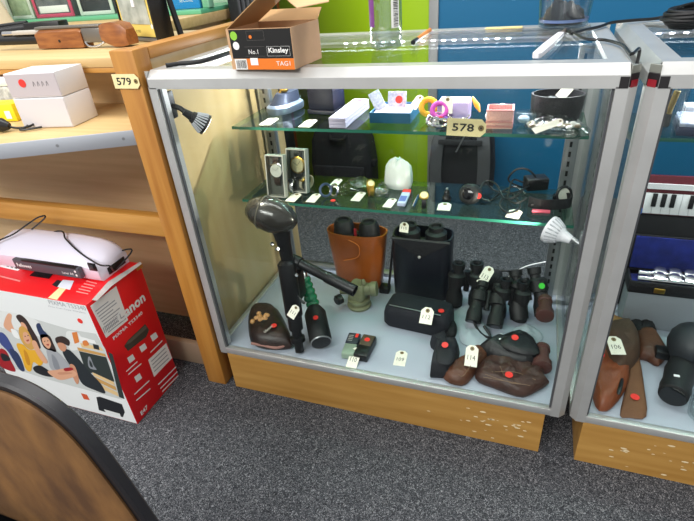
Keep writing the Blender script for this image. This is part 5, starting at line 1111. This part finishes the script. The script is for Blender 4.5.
mb.build('paper_label', [mat('label_white'), mat('print_grey')], t, flat=True); mb = MB(); mb.mi = 0; sp(mb, [(148, 360), (166, 343), (172, 358), (154, 377)], 1); mb.mi = 1
for k in range(4): sp(mb, [(151 + k, 361 + 3.3 * k), (165 + k * 1.2, 347.5 + 3.3 * k), (165.3 + k * 1.2, 348.5 + 3.3 * k), (151.3 + k, 362 + 3.3 * k)], 2)
mb.build('paper_label', [mat('label_white'), mat('print_grey')], t, flat=True)
mb = MB(); mb.mi = 0; sp(mb, [(124, 346), (128, 340), (145, 324), (149, 330), (146, 337), (128, 351)], 1); mb.mi = 1; sp(mb, [(125, 345), (129, 340), (145, 325), (147, 328), (130, 343)], 2); mb.build('printed_scanner', [mat('dark_olive_print', '#3c3a34', .4), mat('olive_print', '#5d5a50', .4)], t, flat=True)
mb = MB()
for px_, py_2 in ((131, 359), (143, 348), (154, 337), (138, 378)):
    sp(mb, [(px_ - 4, py_2 - 1), (px_ + 1.5, py_2 - 5), (px_ + 4, py_2), (px_ - 1.5, py_2 + 4.5)], 1)
for a_, b_ in (((126, 371), (137, 361)), ((128, 374), (141, 363)), ((150, 352), (162, 340)), ((134, 394), (149, 380)), ((136, 400), (150, 388)), ((158, 384), (176, 366)), ((160, 388), (177, 371)), ((162, 391), (178, 375))):
    sp(mb, [a_, b_, (b_[0] + .4, b_[1] + 1), (a_[0] + .4, a_[1] + 1)], 1)
def sw(s_, px_, py_2, w_, bold=0, h_=None):
    q = G(px_, py_2, x=RX1); write(mb, s_, (so + .0004, q.y, q.z), (0, 1, 0), (0, 0, 1), w=w_, h=h_, bold=bold)
pw_ = mat('print_white', '#f4eeee', .5); mb.build('print_icons', pw_, t, flat=True)
for a_ in (('Canon', 131, 307, .105, .0016, .03), ('PIXMA TS3340', 128, 325, .115, .0004, .0095), ('E47', 144, 410, .028, .0006)): mb = MB(); sw(*a_); mb.build('lettering', pw_, t, flat=True)
mb = MB(); sp(mb, [(136, 268), (142, 263.5), (143, 267), (137, 271)], 1); mb.build('gold_seal', mat('gold_seal', '#c98a3a', .4), t, flat=True)
# top face: handle, label, tape
def at_top(px, py): p = G(px, py, z=RH); return (p.x, p.y)
def tp(mb, pts, k): patch(mb, (0, 0, RH + .0003 + .00012 * k), (1, 0, 0), (0, 1, 0), [at_top(*p) for p in pts])
pk_ = mat('pink_print', '#ef8a86', .5); lw_ = mat('label_white'); pb_ = mat('print_black')
mb = MB(); mb.mi = 0; tp(mb, [(0, 262), (8, 260), (25, 265), (18, 271), (0, 267)], 1); mb.mi = 1
for k in range(4): tp(mb, [(4 + k * 4, 262.5 + k), (6.5 + k * 4, 263 + k), (5 + k * 4, 266 + k), (2.5 + k * 4, 265.5 + k)], 2)
mb.build('barcode_label', [lw_, pb_], t, flat=True)
mb = MB(); tp(mb, [(48, 298), (60, 287), (66, 289), (57, 300)], 1); mb.build('yellow_tape', mat('yellow_tape', '#e2d3a0', .5), t, flat=True)
mb = MB(); mb.mi = 0; tp(mb, [(57, 287), (63, 280), (74, 281), (70, 290)], 3); mb.mi = 1; tp(mb, [(52, 285), (57, 280), (62, 281), (57, 287.5)], 3); mb.build('pale_label', [mat('pale_label', '#d7dae6', .5), pb_], t, flat=True)
mb = MB()
for k in range(5): tp(mb, [(76 + k * 2.5, 292 - k * 2.6), (88 + k * 2.2, 294.5 - k * 2.6), (88.5 + k * 2.2, 293.6 - k * 2.6), (76.6 + k * 2.5, 291 - k * 2.6)], 1)
mb.build('printed_text', pk_, t, flat=True)
mb = MB(); tp(mb, [(0, 277), (20, 282), (20.5, 280.5), (0, 275.5)], 1); mb.build('printed_line', pk_, t, flat=True)
q = [at_top(*p) for p in ((30, 276), (37, 270), (54, 273), (49, 279))]
MB().prism(q, RH + .0004, RH + .0022).build('black_carry_handle', blackp, t)
tape = glassmat('packing_tape', '#e8e6e0', 1, .1)
mb = MB(); mb.prism([at_top(*p) for p in ((92, 300), (108, 282), (140, 262), (142, 264), (112, 286), (97, 301))][::1], RH + .0003, RH + .0008); mb.build('clear_tape', mat('silver_tape', '#c8c4c0', .2, .3), t)
# laminator
t = thing('laminator', 'white office laminator with grey front panel and black lead on the printer carton', 'laminator', (-.41, -.06, RH), 0)
LX0, LX1, LY0, LY1 = -.625, -.222, -.112, -.008; LZ = RH + .0007
wm = mat('laminator_white', '#dfdcec', .3)
prof = [(LY0 + .006, .0), (LY0, .006), (LY0, .042), (LY0 + .012, .052), (LY0 + .03, .066), (LY0 + .055, .078), (LY1 - .02, .082), (LY1 - .006, .076), (LY1, .06), (LY1, .0)]
mb = MB(); xs = [(0, .45), (.012, .72), (.03, .86), (.06, .95), (.12, 1), (LX1 - LX0 - .12, 1), (LX1 - LX0 - .06, .95), (LX1 - LX0 - .03, .86), (LX1 - LX0 - .012, .72), (LX1 - LX0, .5)]
mb.loft([[(LX0 + x_, y_, LZ + z_ * (f if z_ > .045 else 1) if z_ > .045 else LZ + min(z_, .045 * max(f, .8))) for y_, z_ in prof] for x_, f in xs]); mb.build('body', wm, t, ang=50)
pz0, pz1 = LZ + .004, LZ + .034; gx0, gx1 = G(14, 253, y=LY0).x, G(86, 276, y=LY0).x
fp_ = MB().box(gx0, gx1, LY0 - .014, LY0 - .0005, LZ + .012, LZ + .044, .003).build('front_panel', mat('charcoal_panel', '#4b4c54', .45), t)
mb = MB(); mb.box(gx0 + .035, gx1 - .008, LY0 - .0145, LY0 - .003, LZ + .0405, LZ + .0455, .001); mb.build('feed_slot', blackp, fp_)
mb = MB(); mb_w = gx1 - gx0
write(mb, 'Fellowes', (gx0 + .038, LY0 - .0144, LZ + .028), (1, 0, 0), (0, 0, 1), w=.052, bold=.0003); mb.build('lettering', mat('print_white'), fp_, flat=True); mb = MB(); write(mb, 'Lunar A4', (gx1 - .042, LY0 - .0144, LZ + .025), (1, 0, 0), (0, 0, 1), w=.038); mb.build('lettering', mat('print_white'), fp_, flat=True)
mb = MB(); disc(mb, (gx1 - .013, LY0 - .0142, LZ + .034), (0, -1, 0), .0032); disc(mb, (gx1 - .013, LY0 - .0142, LZ + .022), (0, -1, 0), .0032); mb.build('indicator_lights', mat('print_white'), fp_)
q = G(93, 266.5, y=LY0); sw_ = MB().box(q.x - .012, q.x + .012, LY0 - .004, LY0 - .0002, q.z - .011, q.z + .011, .001).build('power_switch', blackp, t)
MB().box(q.x - .007, q.x + .007, LY0 - .0062, LY0 - .0042, q.z - .007, q.z + .007, .001).build('rocker', mat('dark_rocker', '#33343a', .3), sw_)
MB().box(LX1 + .0004, LX1 + .003, LY0 + .028, LY1 - .014, LZ + .006, LZ + .026, .001).build('exit_slot', blackp, t)
def inside(p):
    if not (LX0 < p.x < LX1 and LY0 < p.y < LY1): return p.z < LZ + .002 
    u_ = p.y; zz = 0
    for (ya, za), (yb, zb3) in zip(prof[1:-1], prof[2:-1]):
        if ya <= u_ <= yb and yb > ya: zz = za + (zb3 - za) * (u_ - ya) / (yb - ya)
    e_ = p.x - LX0; fx = 1
    for (xa, fa), (xb, fb) in zip(xs, xs[1:]):
        if xa <= e_ <= xb: fx = fa + (fb - fa) * (e_ - xa) / (xb - xa)
    return p.z < LZ + (zz * fx if zz > .045 else min(zz, .045 * max(fx, .8)))
def on_body(px, py, off=.0045):
    d = ray(px, py).normalized(); s_ = .3
    while s_ < 3:
        if inside(CAM + d * s_): break
        s_ += .0015
    return CAM + d * (s_ - off) + V((0, 0, .003))
ld = [G(-14, 248, y=-.1), G(0, 240, y=-.085), on_body(14, 235, .02), G(28, 224, y=-.04), G(39, 217, y=-.035), G(44, 219, y=-.035)]
ld += [on_body(*q) for q in ((50, 226), (58, 232), (66, 240), (76, 250), (88, 259))] + [G(100, 265, y=LY0 - .008), G(110, 266, y=LY0 + .0), V((LX1 + .008, LY0 + .04, LZ + .012)), V((LX1 + .014, LY0 + .07, LZ + .02)), G(131, 249, y=-.02), on_body(120, 243), on_body(108, 236), on_body(94, 231), on_body(78, 228), on_body(62, 227), on_body(50, 226, .008)]
for p in ld: p.y = min(p.y, -.012)
MB().tube(ld, .0022, 8, 5).build('power_lead', blackp, t)
# ------------------------------------------------------------------ chair in the foreground
CY = -.65
brownf = mat('brown_velour', '#4d321a', .8, hex2='#79552c', vscale=7, stretch=(3, 1, 1.2), bump=.2, bscale=350)
outer = [G(px_, py_2, y=CY + .013) for px_, py_2 in ((0, 370), (20, 376.5), (40, 386), (60, 399), (80, 416), (100, 438), (120, 464), (140, 492), (160, 521))]
o2 = [(p.x, p.z) for p in outer]; xm = .17
ext = [(o2[-1][0] + .012, o2[-1][1] - .03), (o2[-1][0] + .015, o2[-1][1] - .06), (o2[-1][0] - .0, o2[-1][1] - .09), (xm + .12, o2[-1][1] - .11)]
right = [(xm, o2[0][1] + .018)] + [p for p in o2 if p[0] > xm + .02] + ext
full = right + [(2 * xm - x_, z_) for x_, z_ in right[::-1] if x_ > xm + .001]
t = thing('chair', 'chair with brown velour back and black plastic rim in the near left corner', 'chair', (xm, CY - .15, 0))
ct = (xm, sum(z_ for _, z_ in full) / len(full))
def scl(pts, k, inset): 
    out = []
    n_ = len(pts)
    for i in range(n_):
        a_, b_ = V(pts[i - 1]), V(pts[(i + 1) % n_]); d_ = (b_ - a_).normalized(); nrm = V((d_.y, -d_.x)); 
        p = V(pts[i]); 
        if (p - V(ct)).dot(nrm) < 0: nrm = -nrm
        out.append(p - nrm * inset)
    return out
fr_ = [V((a_[0], a_[1], 0)) for a_ in full]; fs_ = crom(fr_, 4, True); fl = [(p.x, p.y) for p in fs_]
def slab(rings):
    mb = MB(); mb.loft([[(p[0], y_, p[1]) for p in scl(fl, 1, ins)] for y_, ins in rings], caps=False)
    y_, ins = rings[-1]; inner = scl(fl, 1, ins); lastv = [v for v in mb.bm.verts][-len(inner):]; cv = mb._v((ct[0], y_, ct[1]))
    for k in range(len(inner)): mb._f([lastv[k], lastv[(k + 1) % len(inner)], cv])
    firstv = [v for v in mb.bm.verts][:len(inner)]; cw = mb._v((ct[0], rings[0][0], ct[1]))
    for k in range(len(inner)): mb._f([firstv[(k + 1) % len(inner)], firstv[k], cw])
    return mb
slab(((CY + .014, .003), (CY + .011, 0), (CY + .0, 0), (CY - .003, .003))).build('back_shell', mat('matt_black_plastic', '#1d1c20', .45), t)
slab(((CY - .0034, .0095), (CY - .006, .009), (CY - .008, .011), (CY - .010, .018))).build('back_cushion', brownf, t)
zs = .44; zb_ = min(p[1] for p in full)
mb = MB(); mb.prism(rrect(xm, CY - .26, .46, .43, .06), zs - .05, zs, .015); mb.build('seat', brownf, t)
blm = mat('black_metal', '#1a1a1c', .4, .5)
for s_ in (-1, 1):
    MB().rings([(xm + s_ * .15, CY + .034, zb_ + .06), (xm + s_ * .15, CY + .036, zs - .06)], .012, 12).build('back_post', blm, t) if zb_ > zs - .05 else None
    MB().rings([(xm + s_ * .19, CY - .08, zs - .051), (xm + s_ * .21, CY - .03, .001)], .0125, 12).build('leg', blm, t)
    MB().rings([(xm + s_ * .19, CY - .42, zs - .051), (xm + s_ * .21, CY - .46, .001)], .0125, 12).build('leg', blm, t)
MB().box(xm - .16, xm + .16, CY - .30, CY + .0, zs - .066, zs - .0505, .003).build('seat_frame', blm, t)
# ------------------------------------------------------------------ behind the cases
def backpack(px0, px1, y, label, straps):
    a = G(px0, 172, y=y); b2 = G(px1, 174, y=y); w = b2.x - a.x; cx = (a.x + b2.x) / 2; h = G((px0 + px1) / 2, 131, y=y).z
    t = thing('backpack', label, 'backpack', (cx, y + .08, .0), 0, 'black backpacks behind the left case')
    h += .03
    m = mat('charcoal_nylon', '#191a1e', .85, bump=.4, bscale=200)
    mb = MB(); rr = []
    for z_, f, g in ((.0005, .92, .8), (.02, 1, 1), (h * .45, 1, 1), (h * .75, .92, .9), (h * .9, .78, .75), (h * .97, .6, .55), (h, .3, .25)):
        rr.append([(x_, y_, z_) for x_, y_ in rrect(cx, y + .085, w * f, .17 * g, .05 * f * g)])
    mb.loft(rr); mb.build('body', m, t)
    MB().tube([(cx - .045, y + .03, h - .055), (cx - .03, y + .0, h - .075), (cx + .03, y + .0, h - .075), (cx + .045, y + .03, h - .055)], .009, 8).build('carry_handle', black, t)
    if straps:
        gm = mat('grey_webbing', '#4b4d50', .8)
        for s_ in (-1, 1):
            mb = MB(); pts = [(cx + s_ * w * .30, y + .03, h - .05), (cx + s_ * w * .34, y - .012, h * .75), (cx + s_ * w * .36, y - .016, h * .5), (cx + s_ * w * .36, y - .014, h * .25)]; pts = crom(pts, 4)
            mb.loft([[p + V((-.028, 0, 0)), p + V((.028, 0, 0)), p + V((.028, .012, 0)), p + V((-.028, .012, 0))] for p in pts]); mb.build('shoulder_strap', gm, t)
        MB().box(cx - w * .32, cx + w * .32, y - .0285, y - .018, h * .78, h * .84, .003).build('cross_strap', mat('dark_grey_webbing', '#2f3134', .8), t)
        mb = MB()
        MB()
        mb.loft([[(cx - .02, y - .03, h * .70), (cx - .012, y - .03, h * .70), (cx + .03, y - .03, h * .93), (cx + .022, y - .03, h * .93)], [(cx - .02, y - .029, h * .70), (cx - .012, y - .029, h * .70), (cx + .03, y - .029, h * .93), (cx + .022, y - .029, h * .93)]]); mb.build('silver_mark', alug, t)
    else:
        MB().box(cx - w * .4, cx + w * .4, y - .016, y + .004, .05, h * .45, .008).build('front_pocket', m, t)
        MB().box(cx + w * .47, cx + w * .56, y + .03, y + .06, h * .42, h * .52, .006).build('side_buckle', black, t)
backpack(310, 371, 1.4, 'plain black backpack on the carpet behind the left case, before the green panel', False)
backpack(427, 493, 1.4, 'black backpack with grey shoulder straps behind the left case, before the blue panel', True)
# tall black hard case
a = G(222, 20, y=1.25); b2 = G(268, 20, y=1.25); a.x = max(a.x, -.545)
t = thing('tall_black_case', 'tall black ribbed upright case behind the card carton', 'case', ((a.x + b2.x) / 2, 1.32, 0))
MB().box(a.x, b2.x, 1.25, 1.37, .0006, 1.18, .02).build('body', mat('black_hard_case', '#17181b', .5), t)
for k in range(4):
    x_ = a.x + (b2.x - a.x) * (.34 + .12 * k); MB().box(x_ - .008, x_ + .008, 1.243, 1.2495, .05, 1.12, .003).build('rib', mat('dark_rib', '#2c2e33', .5), t)
# maple display table with a glass case behind the counter
t = thing('display_table', 'pale maple display table behind the wooden counter', 'table', (-1.5, 1.0, 0))
tx1 = -.568
MB().box(-2.7, tx1, .67, 1.5, .90, .94, .003).build('table_top', maplet, t)
MB().box(-2.66, tx1 - .04, .70, 1.46, .06, .8995).build('cabinet_body', maple, t); MB().box(-2.6, tx1 - .08, .7, 1.42, 0, .0595).build('plinth', mat('grey_brown_board'), t)
t = thing('glass_display_box', 'glass display box with green edges standing on the maple table at the back', 'display box', (-1.3, 1.25, .94))
gb0, gb1 = G(8, 27, z=.9405), G(226, 11, z=.9405)
gxa, gya, gxb = gb0.x, 1.09, tx1 - .006
gm2 = mat('pale_green_glass_edge', '#5fae86', .3)
MB().box(gxa - .3, gxb, gya, 1.47, .9404, .958, .002).build('base_glass', [gm2], t)
MB().box(gxa - .3, gxb, gya + .002, gya + .006, .9585, 1.35).build('front_glass', pane, t); MB().box(gxb - .006, gxb - .002, gya + .007, 1.465, .9585, 1.35).build('side_glass', pane, t); MB().box(gxa - .3, gxb, gya, 1.47, 1.3505, 1.357).build('top_glass', pane, t)
MB().box(gxa - .3, gxb, 1.45, 1.456, .9585, 1.35).build('back_panel', mat('pale_green_board', '#c4d2bb', .6), t)
zb2 = .9584; by = gya + .06
def bk(px0, px1, pyb, h, label, mats, cat, y=by, d=.04, frame=None, nm='boxed_lot'):
    a = G(px0, pyb, y=y); b2 = G(px1, pyb, y=y); w = b2.x - a.x
    t = thing(nm, label, cat, ((a.x + b2.x) / 2, y + d / 2, zb2), 0, 'lots in the glass box at the back')
    MB().box(a.x, b2.x, y, y + d, zb2 + .0004, zb2 + h, .004).build('body', mats[0], t)
    if frame:
        f = .016; mb = MB(); mb.box(a.x - .001, a.x + f, y - .006, y - .0005, zb2 + .0006, zb2 + h, .002); mb.box(b2.x - f, b2.x + .001, y - .006, y - .0005, zb2 + .0006, zb2 + h, .002); mb.box(a.x + f, b2.x - f, y - .006, y - .0005, zb2 + .0006, zb2 + f, .002); mb.box(a.x + f, b2.x - f, y - .006, y - .0005, zb2 + h - f, zb2 + h, .002); mb.build('border', frame, t)
    if len(mats) > 1: MB().box(a.x + w * .12, b2.x - w * .12, y - .003, y - .0004, zb2 + .02, zb2 + .05, .001).build('print', mats[1], t)
    return t
bk(12, 36, 18, .2, 'pale green patterned packet at the far left of the glass box', [mat('pale_green_print', '#b9c9a8', .5, hex2='#90a585', vscale=30)], 'packet', frame=mat('pale_frame', '#d5dbd0', .4))
bk(38, 76, 17, .2, 'grey cloth item in a pink bordered tray in the glass box', [mat('grey_cloth_print', '#7d8285', .7, hex2='#3c4044', vscale=8), mat('label_white')], 'tray', frame=mat('pink_border', '#cf4a6b', .45))
bk(82, 116, 15, .2, 'black folded garment in a clear tray in the glass box', [mat('black_print', '#202226', .6, hex2='#454a50', vscale=10)], 'tray', frame=mat('pale_frame'))
tb = bk(172, 201, 10, .12, 'bright blue packet with white wording at the right of the glass box', [mat('sky_blue_card', '#2a8fd8', .45)], 'packet')
mb = MB(); a_ = G(187, 5, y=by); write(mb, 'SECURE', (a_.x, by - .0008, zb2 + .035), (1, 0, 0), (0, 0, 1), w=.07); mb.build('lettering', mat('print_white'), tb, flat=True)
bk(203, 210, 9, .1, 'small pale green packet beside the bright blue one in the glass box', [mat('mint_card', '#8fc9a6', .5)], 'packet')
# ------------------------------------------------------------------ lights and camera
def area(name, loc, aim, sx, sy, e, col=(1, 1, 1)):
    L = bpy.data.lights.new(name, 'AREA'); L.shape = 'RECTANGLE'; L.size = sx; L.size_y = sy; L.energy = e; L.color = col
    o = bpy.data.objects.new(name, L); C.objects.link(o); o.location = loc; o.rotation_euler = (V(aim) - V(loc)).to_track_quat('-Z', 'Y').to_euler(); return o
area('ceiling_light_near', (-.5, -2.6, 2.7), (-.2, 0, .4), 2.6, .8, 85, (1, .98, .95))
area('ceiling_light_over', (.4, .4, 3.1), (.4, .4, 0), 2.6, .5, 42, (1, .99, .97))
area('ceiling_light_left', (-2.2, -.4, 2.9), (-.6, 0, .5), 1.2, .8, 16, (1, .97, .93))
for nm, x0, en in (('case_strip_light_left', X0, 6), ('case_strip_light_right', X2, 3)):
    L = bpy.data.lights.new(nm, 'AREA'); L.shape = 'RECTANGLE'; L.size = W - .12; L.size_y = .008; L.energy = en; L.color = (.93, .96, 1)
    o = bpy.data.objects.new(nm, L); C.objects.link(o); o.location = (x0 + W / 2, D - .056, H - .03); o.rotation_euler = (math.radians(-35), 0, 0)
w_ = bpy.data.worlds.new('hall'); bpy.context.scene.world = w_; w_.use_nodes = True
w_.node_tree.nodes['Background'].inputs[0].default_value = (.97, .985, 1, 1); w_.node_tree.nodes['Background'].inputs[1].default_value = .55
cd = bpy.data.cameras.new('camera'); co = bpy.data.objects.new('camera', cd); C.objects.link(co)
cd.sensor_width = 36; cd.lens = F / 694 * 36; cd.clip_start = .01
M4 = RM.to_4x4(); M4.translation = CAM; co.matrix_world = M4
sc = bpy.context.scene; sc.camera = co
sc.view_settings.view_transform = 'Standard'; sc.view_settings.look = 'None'; sc.view_settings.gamma = 1; sc.view_settings.use_curve_mapping = False; sc.view_settings.exposure = .35
sc.cycles.max_bounces = 12; sc.cycles.transparent_max_bounces = 24; sc.cycles.caustics_reflective = False; sc.cycles.caustics_refractive = False
for o in bpy.data.objects:
    if o.parent is None and o.type in ('MESH', 'EMPTY') and 'category' not in o and 'kind' not in o: print('UNTAGGED', o.name)
